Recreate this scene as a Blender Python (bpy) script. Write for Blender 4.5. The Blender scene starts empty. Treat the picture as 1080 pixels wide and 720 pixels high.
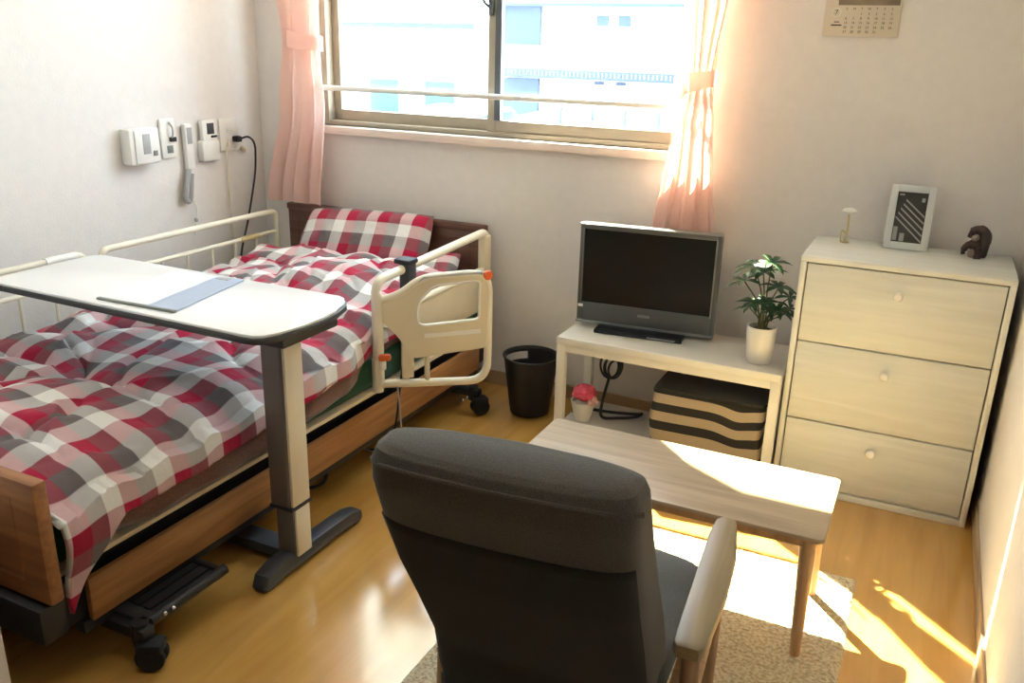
import bpy, bmesh, math, random
from mathutils import Vector, Matrix, noise
random.seed(7)
sc = bpy.context.scene
C = sc.collection

# ------------------------------------------------------------------ camera, light, exposure
YAW, PITCH, ROLL = math.radians(-25.43), math.radians(18.92), math.radians(1.53)
cy, sy, cp, sp = math.cos(YAW), math.sin(YAW), math.cos(PITCH), math.sin(PITCH)
fwd = Vector((sy*cp, cy*cp, -sp)); rgt = Vector((cy, -sy, 0)); upv = rgt.cross(fwd)
r2 = rgt*math.cos(ROLL) + upv*math.sin(ROLL); u2 = upv*math.cos(ROLL) - rgt*math.sin(ROLL)
cam_data = bpy.data.cameras.new('camera'); cam = bpy.data.objects.new('camera', cam_data); C.objects.link(cam)
cam_data.sensor_width = 36; cam_data.lens = 915/1080*36; cam_data.clip_start = 0.02
cam.matrix_world = Matrix(((r2.x, u2.x, -fwd.x, 0), (r2.y, u2.y, -fwd.y, 0), (r2.z, u2.z, -fwd.z, 1.4), (0, 0, 0, 1)))
sc.camera = cam

sc.view_settings.view_transform = 'Standard'; sc.view_settings.look = 'None'
sc.view_settings.gamma = 1; sc.view_settings.use_curve_mapping = False
sc.view_settings.exposure = 1.85

world = bpy.data.worlds.new('sky'); sc.world = world; world.use_nodes = True
bg = world.node_tree.nodes['Background']; bg.inputs[0].default_value = (0.70, 0.84, 1.0, 1); bg.inputs[1].default_value = 3.4

SUN_H = (0.71, -0.704); SUN_TAN = 1.10
sd = bpy.data.lights.new('sun', 'SUN'); sd.energy = 22; sd.color = (1.0, 0.91, 0.66); sd.angle = 0.012
sun = bpy.data.objects.new('sun', sd); C.objects.link(sun)
sun.rotation_euler = Vector((SUN_H[0], SUN_H[1], -SUN_TAN)).to_track_quat('-Z', 'Y').to_euler()
sun.location = (-3, 6, 6)

YW = 3.15          # window wall
XL, XR = -2.79, 0.295
ZC = 2.45
WX0, WX1, WZ0, WZ1 = -2.45, -0.755, 1.045, 2.32

pd = bpy.data.lights.new('window_portal', 'AREA'); pd.shape = 'RECTANGLE'; pd.size = WX1-WX0+.1; pd.size_y = WZ1-WZ0+.1
pd.cycles.is_portal = True
po = bpy.data.objects.new('window_portal', pd); C.objects.link(po)
po.location = ((WX0+WX1)/2, YW+0.16, (WZ0+WZ1)/2); po.rotation_euler = (math.radians(-90), 0, 0)

# ------------------------------------------------------------------ materials
def lin(h):
    h = h.lstrip('#'); v = [int(h[i:i+2], 16)/255 for i in (0, 2, 4)]
    return tuple(c/12.92 if c <= .04045 else ((c+.055)/1.055)**2.4 for c in v) + (1,)
def newmat(name):
    m = bpy.data.materials.new(name); m.use_nodes = True
    nt = m.node_tree; b = nt.nodes['Principled BSDF']
    return m, nt, b
def N(nt, t, **kw):
    n = nt.nodes.new(t)
    for k, v in kw.items():
        if k in n.inputs: n.inputs[k].default_value = v
        else: setattr(n, k, v)
    return n
def plain(name, col, rough=.5, metal=0, nscale=0, namt=.1, bump=0, bscale=80, coat=0, spec=.5, stretch=None):
    m, nt, b = newmat(name)
    b.inputs['Roughness'].default_value = rough; b.inputs['Metallic'].default_value = metal
    b.inputs['Coat Weight'].default_value = coat; b.inputs['Specular IOR Level'].default_value = spec
    c = lin(col)
    tc = N(nt, 'ShaderNodeTexCoord'); mp = N(nt, 'ShaderNodeMapping'); nt.links.new(tc.outputs['Object'], mp.inputs[0])
    if stretch: mp.inputs['Scale'].default_value = stretch
    nz = N(nt, 'ShaderNodeTexNoise', Scale=nscale or 6.0, Detail=4.0); nt.links.new(mp.outputs[0], nz.inputs['Vector'])
    rp = N(nt, 'ShaderNodeValToRGB'); a = namt
    rp.color_ramp.elements[0].position = .3; rp.color_ramp.elements[1].position = .7
    rp.color_ramp.elements[0].color = tuple(x*(1-a) for x in c[:3])+(1,); rp.color_ramp.elements[1].color = tuple(min(1, x*(1+a)) for x in c[:3])+(1,)
    nt.links.new(nz.outputs['Fac'], rp.inputs[0]); nt.links.new(rp.outputs[0], b.inputs['Base Color'])
    if bump:
        n2 = N(nt, 'ShaderNodeTexNoise', Scale=bscale, Detail=3.0); nt.links.new(mp.outputs[0], n2.inputs['Vector'])
        bp = N(nt, 'ShaderNodeBump', Strength=bump, Distance=.01); nt.links.new(n2.outputs['Fac'], bp.inputs['Height']); nt.links.new(bp.outputs[0], b.inputs['Normal'])
    return m
def wood(name, c1, c2, axis='X', rough=.45, scale=9, coat=0):
    m, nt, b = newmat(name); b.inputs['Roughness'].default_value = rough; b.inputs['Coat Weight'].default_value = coat
    tc = N(nt, 'ShaderNodeTexCoord'); mp = N(nt, 'ShaderNodeMapping'); nt.links.new(tc.outputs['Object'], mp.inputs[0])
    s = {'X': (.12, 1.6, 1.6), 'Y': (1.6, .12, 1.6), 'Z': (1.6, 1.6, .12)}[axis]; mp.inputs['Scale'].default_value = s
    nz = N(nt, 'ShaderNodeTexNoise', Scale=scale*3, Detail=6.0, Distortion=.6); nt.links.new(mp.outputs[0], nz.inputs['Vector'])
    rp = N(nt, 'ShaderNodeValToRGB'); rp.color_ramp.elements[0].position = .32; rp.color_ramp.elements[1].position = .68
    rp.color_ramp.elements[0].color = lin(c1); rp.color_ramp.elements[1].color = lin(c2)
    nt.links.new(nz.outputs['Fac'], rp.inputs[0]); nt.links.new(rp.outputs[0], b.inputs['Base Color'])
    bp = N(nt, 'ShaderNodeBump', Strength=.06, Distance=.005); nt.links.new(nz.outputs['Fac'], bp.inputs['Height']); nt.links.new(bp.outputs[0], b.inputs['Normal'])
    return m
def fabric(name, col, col2=None, rough=.95, scale=420, sheen=.2):
    m, nt, b = newmat(name); b.inputs['Roughness'].default_value = rough; b.inputs['Sheen Weight'].default_value = sheen
    b.inputs['Specular IOR Level'].default_value = .15
    tc = N(nt, 'ShaderNodeTexCoord'); nz = N(nt, 'ShaderNodeTexNoise', Scale=scale, Detail=2.0); nt.links.new(tc.outputs['Object'], nz.inputs['Vector'])
    rp = N(nt, 'ShaderNodeValToRGB'); rp.color_ramp.elements[0].position = .35; rp.color_ramp.elements[1].position = .65
    rp.color_ramp.elements[0].color = lin(col); rp.color_ramp.elements[1].color = lin(col2 or col)
    nt.links.new(nz.outputs['Fac'], rp.inputs[0]); nt.links.new(rp.outputs[0], b.inputs['Base Color'])
    bp = N(nt, 'ShaderNodeBump', Strength=.25, Distance=.004); nt.links.new(nz.outputs['Fac'], bp.inputs['Height']); nt.links.new(bp.outputs[0], b.inputs['Normal'])
    return m
def plaid(name, cell):
    """three-band woven check (white, crimson, grey) over the UV map, in metres"""
    m, nt, b = newmat(name); b.inputs['Roughness'].default_value = .95; b.inputs['Sheen Weight'].default_value = .15
    b.inputs['Specular IOR Level'].default_value = .12
    uv = N(nt, 'ShaderNodeTexCoord'); sx = N(nt, 'ShaderNodeSeparateXYZ')
    nt.links.new(uv.outputs['UV'], sx.inputs[0])
    cols = []
    for k in range(2):
        dv = N(nt, 'ShaderNodeMath', operation='DIVIDE'); dv.inputs[1].default_value = cell*3
        nt.links.new(sx.outputs[k], dv.inputs[0])
        fr = N(nt, 'ShaderNodeMath', operation='FRACT'); nt.links.new(dv.outputs[0], fr.inputs[0])
        rp = N(nt, 'ShaderNodeValToRGB'); cr = rp.color_ramp; cr.interpolation = 'LINEAR'
        W_, R_, G_ = lin('#e4e2dc'), lin('#a81c3c'), lin('#6d6463')
        cr.elements[0].position = 0; cr.elements[0].color = W_
        cr.elements[1].position = .325; cr.elements[1].color = W_
        for p, c in ((.34, R_), (.655, R_), (.67, G_), (.985, G_), (1.0, W_)):
            e = cr.elements.new(p); e.color = c
        nt.links.new(fr.outputs[0], rp.inputs[0]); cols.append(rp)
    mx = N(nt, 'ShaderNodeMix', data_type='RGBA'); mx.inputs[0].default_value = .5
    nt.links.new(cols[0].outputs[0], mx.inputs[6]); nt.links.new(cols[1].outputs[0], mx.inputs[7])
    nt.links.new(mx.outputs[2], b.inputs['Base Color'])
    nz = N(nt, 'ShaderNodeTexNoise', Scale=28.0, Detail=3.0); nt.links.new(uv.outputs['Object'], nz.inputs['Vector'])
    bp = N(nt, 'ShaderNodeBump', Strength=.35, Distance=.012); nt.links.new(nz.outputs['Fac'], bp.inputs['Height']); nt.links.new(bp.outputs[0], b.inputs['Normal'])
    return m

M = {}
M['wall'] = plain('wallpaper', '#e5dfd9', .9, nscale=30, namt=.02, bump=.12, bscale=160, spec=.2)
M['wall_brown'] = plain('beige_wallpaper', '#a2947f', .9, nscale=30, namt=.02, bump=.12, bscale=160, spec=.2)
M['ceiling'] = plain('ceiling_paper', '#ece8e0', .9, nscale=20, namt=.02, bump=.1, bscale=120)
M['base'] = plain('baseboard_vinyl', '#b59a78', .5, nscale=12, namt=.05)
M['frame_alu'] = plain('bronze_aluminium', '#aa9f8c', .4, metal=.4, nscale=20, namt=.04)
M['frame_dark'] = plain('dark_sash', '#5b6166', .4, metal=.5, nscale=20, namt=.04)
M['sill'] = plain('sill_laminate', '#ecd9cc', .4, nscale=8, namt=.03)
M['cream_metal'] = plain('cream_metal', '#e3dac3', .38, nscale=15, namt=.02)
M['cream_plastic'] = plain('cream_plastic', '#d9cdb0', .5, nscale=10, namt=.03)
M['white_metal'] = plain('white_metal', '#e6e3da', .4, nscale=10, namt=.02)
M['white_plastic'] = plain('white_plastic', '#e9e6de', .4, nscale=10, namt=.02)
M['grey_plastic'] = plain('grey_plastic', '#a9a7a4', .5, nscale=10, namt=.04)
M['dark_plastic'] = plain('dark_grey_plastic', '#3a3b3e', .5, nscale=10, namt=.06)  # dark grey in itself, for fittings, remotes and wires
M['black'] = plain('black_plastic', '#1c1d1e', .5, nscale=12, namt=.1)
M['black_rubber'] = plain('black_rubber', '#171717', .8, nscale=12, namt=.1)
M['black_metal'] = plain('black_steel', '#26282a', .45, metal=.2, nscale=12, namt=.1)
M['orange'] = plain('orange_plastic', '#e2662f', .4, nscale=10, namt=.03)
M['chrome'] = plain('chrome', '#d8d8d8', .15, metal=1, nscale=10, namt=.02)
M['bed_wood'] = wood('bed_wood', '#8a5a38', '#a87447', 'X')
M['bed_rail_wood'] = wood('bed_rail_wood', '#8f6238', '#ad7c4a', 'Y')
M['head_wood'] = wood('headboard_wood', '#5e3d30', '#74503f', 'X')
M['table_wood'] = wood('table_wood', '#a28e74', '#baa68b', 'X', .4, 7)
M['table_leg'] = wood('table_leg_wood', '#b08a62', '#c8a379', 'Z', .45)
M['chair_wood'] = wood('chair_wood', '#8d7a59', '#a4906c', 'Y', .42)
M['chair_leg'] = wood('chair_leg_wood', '#9a7657', '#b28f6d', 'Z', .45)
M['dresser'] = wood('dresser_whitewood', '#d6d6cb', '#e3e3da', 'X', .5, 8)
M['dresser_frame'] = plain('dresser_frame_paint', '#e6e5db', .45, nscale=10, namt=.02)
M['dresser_gap'] = plain('dresser_gap', '#6f675a', .8, nscale=10, namt=.05)
M['stand_top'] = plain('stand_shelf', '#cfc8bb', .5, nscale=8, namt=.03, stretch=(.3, 3, 3))
M['stand'] = plain('stand_metal', '#e3e1d8', .45, nscale=10, namt=.02)
M['chair_fab'] = fabric('charcoal_fabric', '#4b463e', '#5d574d', scale=500)
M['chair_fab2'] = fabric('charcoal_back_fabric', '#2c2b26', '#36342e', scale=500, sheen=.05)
M['seat_fab'] = fabric('seat_fabric', '#5a5c5a', '#686b69', scale=500)
M['brown_fleece'] = fabric('brown_fleece', '#5f4034', '#7c5848', scale=240, sheen=.4)
M['hem'] = fabric('cream_hem', '#d6c3a0', '#e2d2b2', scale=300)
M['green'] = fabric('green_mattress', '#1f4a33', '#28583d', scale=300)
M['plaid'] = plaid('plaid_cotton', .054)
M['plaid_small'] = plaid('plaid_cotton_pillow', .053)
M['pot'] = plain('pot_ceramic', '#e9e4d8', .3, nscale=8, namt=.02)
M['soil'] = plain('soil', '#4a3524', .95, nscale=120, namt=.4, bump=.5)
M['leaf'] = plain('leaf', '#2f5230', .4, nscale=40, namt=.25)
M['stem'] = plain('stem', '#5c5a33', .7, nscale=40, namt=.2)
M['pink_flower'] = plain('pink_petals', '#e4566e', .6, nscale=60, namt=.15)
M['pink_pale'] = plain('pale_pink_petals', '#e5b3a8', .6, nscale=60, namt=.1)
M['gold'] = plain('gold_metal', '#d3c08d', .35, metal=.4, nscale=20, namt=.05)
M['brown_wood'] = plain('dark_brown_figurine', '#3b2a22', .35, nscale=30, namt=.3)
M['tan_wood'] = plain('tan_figurine', '#9b8573', .5, nscale=30, namt=.15)
M['tv_bezel'] = plain('tv_bezel', '#5d5f5e', .3, metal=.2, nscale=10, namt=.03)
M['tv_trim'] = plain('tv_silver_trim', '#8a8e8d', .3, metal=.5, nscale=10, namt=.03)
M['tv_screen'] = plain('tv_screen', '#17181a', .22, nscale=4, namt=.05)
M['tv_base'] = plain('tv_base', '#202328', .18, nscale=10, namt=.05)
M['paper'] = plain('paper', '#e9e6dc', .8, nscale=10, namt=.02)
M['calendar_paper'] = plain('calendar_paper', '#d6cab6', .85, nscale=10, namt=.02)
M['cal_print'] = plain('calendar_picture', '#8a7b66', .8, nscale=14, namt=.35)
M['ink'] = plain('ink', '#4c4336', .8, nscale=10, namt=.05)
M['dark_print'] = plain('dark_print', '#35332f', .6, nscale=30, namt=.2)
M['photo_frame'] = plain('frame_white', '#d6d8d4', .4, nscale=10, namt=.02)
M['tabletop'] = plain('white_laminate', '#f7f6f3', .22, nscale=5, namt=.015, coat=.2)
M['edge_dark'] = plain('dark_edge', '#3a3a3a', .5, nscale=10, namt=.05)
M['post_grey'] = plain('brushed_grey', '#736d68', .4, metal=.35, nscale=90, namt=.06, stretch=(8, 8, .1))
M['foot_grey'] = plain('table_foot_grey', '#45494d', .45, metal=.2, nscale=12, namt=.05)
M['bluegrey'] = plain('blue_grey_sleeve', '#a9b6cc', .3, nscale=10, namt=.05)
M['clear_grey'] = plain('grey_clip', '#7d8077', .4, nscale=10, namt=.05)
M['glass_alu'] = M['frame_alu']
M['ext_white'] = plain('outside_render', '#e8e8e6', .9, nscale=3, namt=.03)
M['ext_blue'] = plain('outside_grey_wall', '#46536f', .8, nscale=4, namt=.06)
M['ext_line'] = plain('outside_railing', '#434e68', .7, nscale=30, namt=.2)
M['ext_ground'] = plain('outside_asphalt', '#b9bcc0', .9, nscale=3, namt=.1)
M['ext_roof'] = plain('outside_roof', '#3f9294', .6, nscale=6, namt=.08)
M['car'] = plain('car_paint', '#cfd8e2', .25, nscale=4, namt=.02, coat=.5)
M['car_glass'] = plain('car_glass', '#3d6a80', .1, nscale=4, namt=.05)

def striped(name):
    m, nt, b = newmat(name); b.inputs['Roughness'].default_value = .95
    tc = N(nt, 'ShaderNodeTexCoord'); sx = N(nt, 'ShaderNodeSeparateXYZ'); nt.links.new(tc.outputs['UV'], sx.inputs[0])
    rp = N(nt, 'ShaderNodeValToRGB'); cr = rp.color_ramp; cr.interpolation = 'CONSTANT'
    B_, W_ = lin('#2b2b2a'), lin('#b9a98e')
    cr.elements[0].position = 0; cr.elements[0].color = B_
    cr.elements[1].position = .15; cr.elements[1].color = W_
    for p, c in ((.34, B_), (.50, W_), (.66, B_), (.80, W_), (.95, B_)):
        e = cr.elements.new(p); e.color = c
    nt.links.new(sx.outputs[1], rp.inputs[0])
    nz = N(nt, 'ShaderNodeTexNoise', Scale=300.0); nt.links.new(tc.outputs['Object'], nz.inputs['Vector'])
    mx = N(nt, 'ShaderNodeMix', data_type='RGBA', blend_type='MULTIPLY'); mx.inputs[0].default_value = .35
    nt.links.new(rp.outputs[0], mx.inputs[6]); nt.links.new(nz.outputs['Color'], mx.inputs[7]); nt.links.new(mx.outputs[2], b.inputs['Base Color'])
    return m
M['striped'] = striped('striped_canvas')
M['basket_top'] = fabric('black_canvas', '#33332f', '#403f3a')

def floor_mat():
    m, nt, b = newmat('vinyl_wood_floor')
    tc = N(nt, 'ShaderNodeTexCoord'); mp = N(nt, 'ShaderNodeMapping'); mp.inputs['Scale'].default_value = (1.6, .15, 1); nt.links.new(tc.outputs['Object'], mp.inputs[0])
    nz = N(nt, 'ShaderNodeTexNoise', Scale=14.0, Detail=5.0, Distortion=.4); nt.links.new(mp.outputs[0], nz.inputs['Vector'])
    rp = N(nt, 'ShaderNodeValToRGB'); rp.color_ramp.elements[0].position = .3; rp.color_ramp.elements[1].position = .7
    rp.color_ramp.elements[0].color = lin('#bf8f45'); rp.color_ramp.elements[1].color = lin('#cf9f53')
    nt.links.new(nz.outputs['Fac'], rp.inputs[0])
    br = N(nt, 'ShaderNodeTexBrick', Scale=1.0, **{'Mortar Size': .0012}); br.inputs['Brick Width'].default_value = .9; br.inputs['Row Height'].default_value = .075
    br.inputs['Color1'].default_value = (1, 1, 1, 1); br.inputs['Color2'].default_value = (.93, .92, .9, 1); br.inputs['Mortar'].default_value = (.8, .76, .7, 1)
    m2 = N(nt, 'ShaderNodeMapping'); m2.inputs['Rotation'].default_value = (0, 0, math.pi/2); nt.links.new(tc.outputs['Object'], m2.inputs[0]); nt.links.new(m2.outputs[0], br.inputs['Vector'])
    mx = N(nt, 'ShaderNodeMix', data_type='RGBA', blend_type='MULTIPLY'); mx.inputs[0].default_value = .22
    nt.links.new(rp.outputs[0], mx.inputs[6]); nt.links.new(br.outputs['Color'], mx.inputs[7]); nt.links.new(mx.outputs[2], b.inputs['Base Color'])
    b.inputs['Roughness'].default_value = .18; b.inputs['Coat Weight'].default_value = 1; b.inputs['Coat IOR'].default_value = 1.75; b.inputs['Coat Roughness'].default_value = .13; b.inputs['Specular IOR Level'].default_value = .5
    n3 = N(nt, 'ShaderNodeTexNoise', Scale=5.0); nt.links.new(tc.outputs['Object'], n3.inputs['Vector'])
    bp = N(nt, 'ShaderNodeBump', Strength=.05, Distance=.02); nt.links.new(n3.outputs['Fac'], bp.inputs['Height']); nt.links.new(bp.outputs[0], b.inputs['Normal'])
    return m
M['floor'] = floor_mat()

def glass_mat():
    m, nt, b = newmat('window_glass'); nt.nodes.remove(b)
    t = N(nt, 'ShaderNodeBsdfTransparent'); t.inputs[0].default_value = (.95, .98, .98, 1)
    g = N(nt, 'ShaderNodeBsdfGlossy', Roughness=.02); mx = N(nt, 'ShaderNodeMixShader'); mx.inputs[0].default_value = .05
    nt.links.new(t.outputs[0], mx.inputs[1]); nt.links.new(g.outputs[0], mx.inputs[2])
    nt.links.new(mx.outputs[0], nt.nodes['Material Output'].inputs[0])
    return m
M['glass'] = glass_mat()
def curtain_mat(name, c1, c2, tr):
    m, nt, b = newmat(name); nt.nodes.remove(b)
    tc = N(nt, 'ShaderNodeTexCoord'); nz = N(nt, 'ShaderNodeTexNoise', Scale=250.0); nt.links.new(tc.outputs['Object'], nz.inputs['Vector'])
    rp = N(nt, 'ShaderNodeValToRGB'); rp.color_ramp.elements[0].color = lin(c1); rp.color_ramp.elements[1].color = lin(c2)
    nt.links.new(nz.outputs['Fac'], rp.inputs[0])
    d = N(nt, 'ShaderNodeBsdfDiffuse'); t = N(nt, 'ShaderNodeBsdfTranslucent'); mx = N(nt, 'ShaderNodeMixShader'); mx.inputs[0].default_value = tr
    nt.links.new(rp.outputs[0], d.inputs[0]); nt.links.new(rp.outputs[0], t.inputs[0])
    nt.links.new(d.outputs[0], mx.inputs[1]); nt.links.new(t.outputs[0], mx.inputs[2]); nt.links.new(mx.outputs[0], nt.nodes['Material Output'].inputs[0])
    return m
M['curtain'] = curtain_mat('pink_curtain', '#f5d3c6', '#f9ddd2', .42)
M['shade'] = curtain_mat('sun_blocker_canvas', '#eae8e2', '#f2f0ea', .35)  # cloth of the added sun blocker outside
def rug_mat():
    m, nt, b = newmat('beige_pile'); b.inputs['Roughness'].default_value = 1; b.inputs['Specular IOR Level'].default_value = .05; b.inputs['Sheen Weight'].default_value = .2
    tc = N(nt, 'ShaderNodeTexCoord'); nz = N(nt, 'ShaderNodeTexNoise', Scale=110.0, Detail=4.0); nt.links.new(tc.outputs['Object'], nz.inputs['Vector'])
    rp = N(nt, 'ShaderNodeValToRGB'); rp.color_ramp.elements[0].position = .35; rp.color_ramp.elements[1].position = .62
    rp.color_ramp.elements[0].color = lin('#bfab80'); rp.color_ramp.elements[1].color = lin('#e6dabb')
    nt.links.new(nz.outputs['Fac'], rp.inputs[0]); nt.links.new(rp.outputs[0], b.inputs['Base Color'])
    bp = N(nt, 'ShaderNodeBump', Strength=.8, Distance=.02); nt.links.new(nz.outputs['Fac'], bp.inputs['Height']); nt.links.new(bp.outputs[0], b.inputs['Normal'])
    return m
M['rug'] = rug_mat()

# ------------------------------------------------------------------ mesh helpers
class MB:
    def __init__(s): s.bm = bmesh.new()
    def _merge(s, b):
        me = bpy.data.meshes.new('t'); b.to_mesh(me); b.free(); s.bm.from_mesh(me); bpy.data.meshes.remove(me); return s
    def box(s, x0, x1, y0, y1, z0, z1, bev=0, seg=2, mat=None):
        b = bmesh.new(); bmesh.ops.create_cube(b, size=1)
        for v in b.verts: v.co = Vector((x0 if v.co.x < 0 else x1, y0 if v.co.y < 0 else y1, z0 if v.co.z < 0 else z1))
        if bev: bmesh.ops.bevel(b, geom=b.edges[:], offset=bev, segments=seg, affect='EDGES', profile=.5)
        if mat is not None: b.transform(mat)
        return s._merge(b)
    def tube(s, pts, r, seg=10, closed=False, cap=True):
        b = bmesh.new(); pts = [Vector(p) for p in pts]; n = len(pts); rings = []
        rs = r if isinstance(r, (list, tuple)) else [r]*n
        prev = None
        for i in range(n):
            a = pts[(i-1) % n] if (closed or i > 0) else pts[i]; c = pts[(i+1) % n] if (closed or i < n-1) else pts[i]
            d = (c-a).normalized()
            if prev is None:
                up = Vector((0, 0, 1)) if abs(d.z) < .9 else Vector((1, 0, 0)); x = d.cross(up).normalized()
            else: x = (prev - d*prev.dot(d)).normalized()
            prev = x; y = d.cross(x)
            rings.append([b.verts.new(pts[i] + (x*math.cos(2*math.pi*k/seg) + y*math.sin(2*math.pi*k/seg))*rs[i]) for k in range(seg)])
        m = n if closed else n-1
        for i in range(m):
            A, B = rings[i], rings[(i+1) % n]
            for k in range(seg): b.faces.new((A[k], A[(k+1) % seg], B[(k+1) % seg], B[k]))
        if cap and not closed: b.faces.new(rings[0][::-1]); b.faces.new(rings[-1])
        return s._merge(b)
    def lathe(s, prof, cx=0, cy=0, seg=28, cap=True, mat=None):
        b = bmesh.new(); rings = []
        for r, z in prof: rings.append([b.verts.new((cx+r*math.cos(2*math.pi*k/seg), cy+r*math.sin(2*math.pi*k/seg), z)) for k in range(seg)])
        for A, B in zip(rings, rings[1:]):
            for k in range(seg): b.faces.new((A[k], A[(k+1) % seg], B[(k+1) % seg], B[k]))
        if cap: b.faces.new(rings[0][::-1]); b.faces.new(rings[-1])
        if mat is not None: b.transform(mat)
        return s._merge(b)
    def cyl(s, p0, p1, r, seg=16): return s.tube([p0, p1], r, seg)
    def prism(s, poly, h, mat=None, bev=0):
        """poly in local xy extruded to local z=h, then mat"""
        b = bmesh.new(); vs = [b.verts.new((x, y, 0)) for x, y in poly]; f = b.faces.new(vs)
        r = bmesh.ops.extrude_face_region(b, geom=[f]); bmesh.ops.translate(b, vec=(0, 0, h), verts=[g for g in r['geom'] if isinstance(g, bmesh.types.BMVert)])
        bmesh.ops.recalc_face_normals(b, faces=b.faces[:])
        if bev:
            es = [e for e in b.edges if abs(e.verts[0].co.z-e.verts[1].co.z) < 1e-6]
            bmesh.ops.bevel(b, geom=es, offset=bev, segments=2, affect='EDGES', profile=.5)
        if mat is not None: b.transform(mat)
        return s._merge(b)
    def ball(s, c, r, sc_=(1, 1, 1), sub=2, mat=None):
        b = bmesh.new(); bmesh.ops.create_icosphere(b, subdivisions=sub, radius=1)
        for v in b.verts: v.co = Vector((v.co.x*r*sc_[0], v.co.y*r*sc_[1], v.co.z*r*sc_[2]))
        if mat is not None: b.transform(mat)
        bmesh.ops.translate(b, vec=c, verts=b.verts[:])
        return s._merge(b)
    def faces(s, verts, faces):
        vs = [s.bm.verts.new(v) for v in verts]
        for f in faces: s.bm.faces.new([vs[i] for i in f])
        return s
    def frame(s, x0, x1, y0, y1, z0, z1, w, wb=None):
        wb = wb or w
        s.box(x0, x0+w, y0, y1, z0, z1, .002); s.box(x1-w, x1, y0, y1, z0, z1, .002)
        s.box(x0+w, x1-w, y0, y1, z0, z0+wb, .002); s.box(x0+w, x1-w, y0, y1, z1-w, z1, .002); return s

WORLD = set()
def link_mesh(name, me, m, parent=None, smooth=True):
    o = bpy.data.objects.new(name, me); C.objects.link(o)
    if m: me.materials.append(m)
    if smooth:
        me.polygons.foreach_set('use_smooth', [True]*len(me.polygons))
        try: me.set_sharp_from_angle(angle=math.radians(38))
        except Exception: pass
    if parent:
        o.parent = parent
        if parent.name in WORLD: o.matrix_parent_inverse = Matrix.Translation(parent.location).inverted()
    return o
def obj(name, mb, m, parent=None, smooth=True):
    me = bpy.data.meshes.new(name); bmesh.ops.recalc_face_normals(mb.bm, faces=mb.bm.faces[:]) ; mb.bm.to_mesh(me); mb.bm.free()
    return link_mesh(name, me, m, parent, smooth)
def tag(o, label=None, cat=None, group=None, kind=None):
    if label: o['label'] = label
    if cat: o['category'] = cat
    if group: o['group'] = group
    if kind: o['kind'] = kind
    return o
def thing(name, label, cat, loc, rotz=0, world=True, group=None, kind=None):
    o = bpy.data.objects.new(name, None); C.objects.link(o); o.location = loc; o.rotation_euler = (0, 0, rotz); o.empty_display_size = .05
    if world: WORLD.add(o.name)
    return tag(o, label, cat, group, kind)
def struct(name, mb, m, parent=None, smooth=False):
    o = obj(name, mb, m, parent, smooth)
    if parent is None: o['kind'] = 'structure'
    return o
def bez(p0, p1, p2, p3, n=14):
    out = []
    for i in range(n+1):
        t = i/n; out.append(tuple((1-t)**3*a + 3*(1-t)**2*t*b + 3*(1-t)*t*t*c + t**3*d for a, b, c, d in zip(p0, p1, p2, p3)))
    return out
def round_path(pts, r, n=6):
    """polyline with rounded corners"""
    pts = [Vector(p) for p in pts]; out = [pts[0]]
    for a, b, c in zip(pts, pts[1:], pts[2:]):
        d0 = (a-b); d1 = (c-b); rr = min(r, d0.length*.49, d1.length*.49); p = b+d0.normalized()*rr; q = b+d1.normalized()*rr
        for i in range(n+1):
            t = i/n; out.append(p*(1-t)**2 + b*2*t*(1-t) + q*t*t)
    out.append(pts[-1]); return out
def spline(pts, n=8):
    P = [Vector(p) for p in pts]; P = [P[0]*2-P[1]] + P + [P[-1]*2-P[-2]]; out = []
    for i in range(1, len(P)-2):
        for k in range(n):
            t = k/n; a, b, c, d = P[i-1:i+3]
            out.append(.5*((2*b) + (c-a)*t + (2*a-5*b+4*c-d)*t*t + (3*b-a-3*c+d)*t**3))
    out.append(P[-2]); return out
def text_mesh(s, size, mat4, name, m, parent, extrude=.0004, align='CENTER'):
    cu = bpy.data.curves.new('txt', 'FONT'); cu.body = s; cu.size = size; cu.align_x = align; cu.align_y = 'CENTER'; cu.extrude = extrude
    to = bpy.data.objects.new('txt', cu); C.objects.link(to); bpy.context.view_layer.update()
    me = bpy.data.meshes.new_from_object(to.evaluated_get(bpy.context.evaluated_depsgraph_get()))
    bpy.data.objects.remove(to); bpy.data.curves.remove(cu); me.transform(mat4)
    return link_mesh(name, me, m, parent, False)

# ------------------------------------------------------------------ the room
YF = -0.9
struct('floor', MB().box(XL-.1, XR+.1, YF-.1, YW+.12, -.12, 0), M['floor'])
struct('ceiling', MB().box(XL-.1, XR+.1, YF-.1, YW+.12, ZC, ZC+.1), M['ceiling'])
struct('wall_left', MB().box(XL-.1, XL, YF-.1, YW+.12, 0, ZC), M['wall'])
struct('wall_right', MB().box(XR, XR+.1, YF-.1, YW+.12, 0, ZC), M['wall'])
struct('wall_front', MB().box(XL, XR, YF-.1, YF, 0, ZC), M['wall_brown'])
wb = MB()
WXW = WX1+.014
wb.box(XL, WX0, YW, YW+.12, 0, ZC).box(WXW, XR, YW, YW+.12, 0, ZC).box(WX0, WXW, YW, YW+.12, 0, WZ0).box(WX0, WXW, YW, YW+.12, WZ1, ZC)
struct('wall_back', wb, M['wall'])
struct('wall_entry', MB().box(XL, -1.57, .76, .896, 0, ZC), M['wall'])
struct('baseboard_back', MB().box(XL, XR, YW-.008, YW, 0, .06, .002), M['base'])
struct('baseboard_left', MB().box(XL, XL+.008, .896, YW-.008, 0, .06, .002), M['base'])
struct('baseboard_right', MB().box(XR-.008, XR, YF, YW-.008, 0, .06, .002), M['base'])

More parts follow.
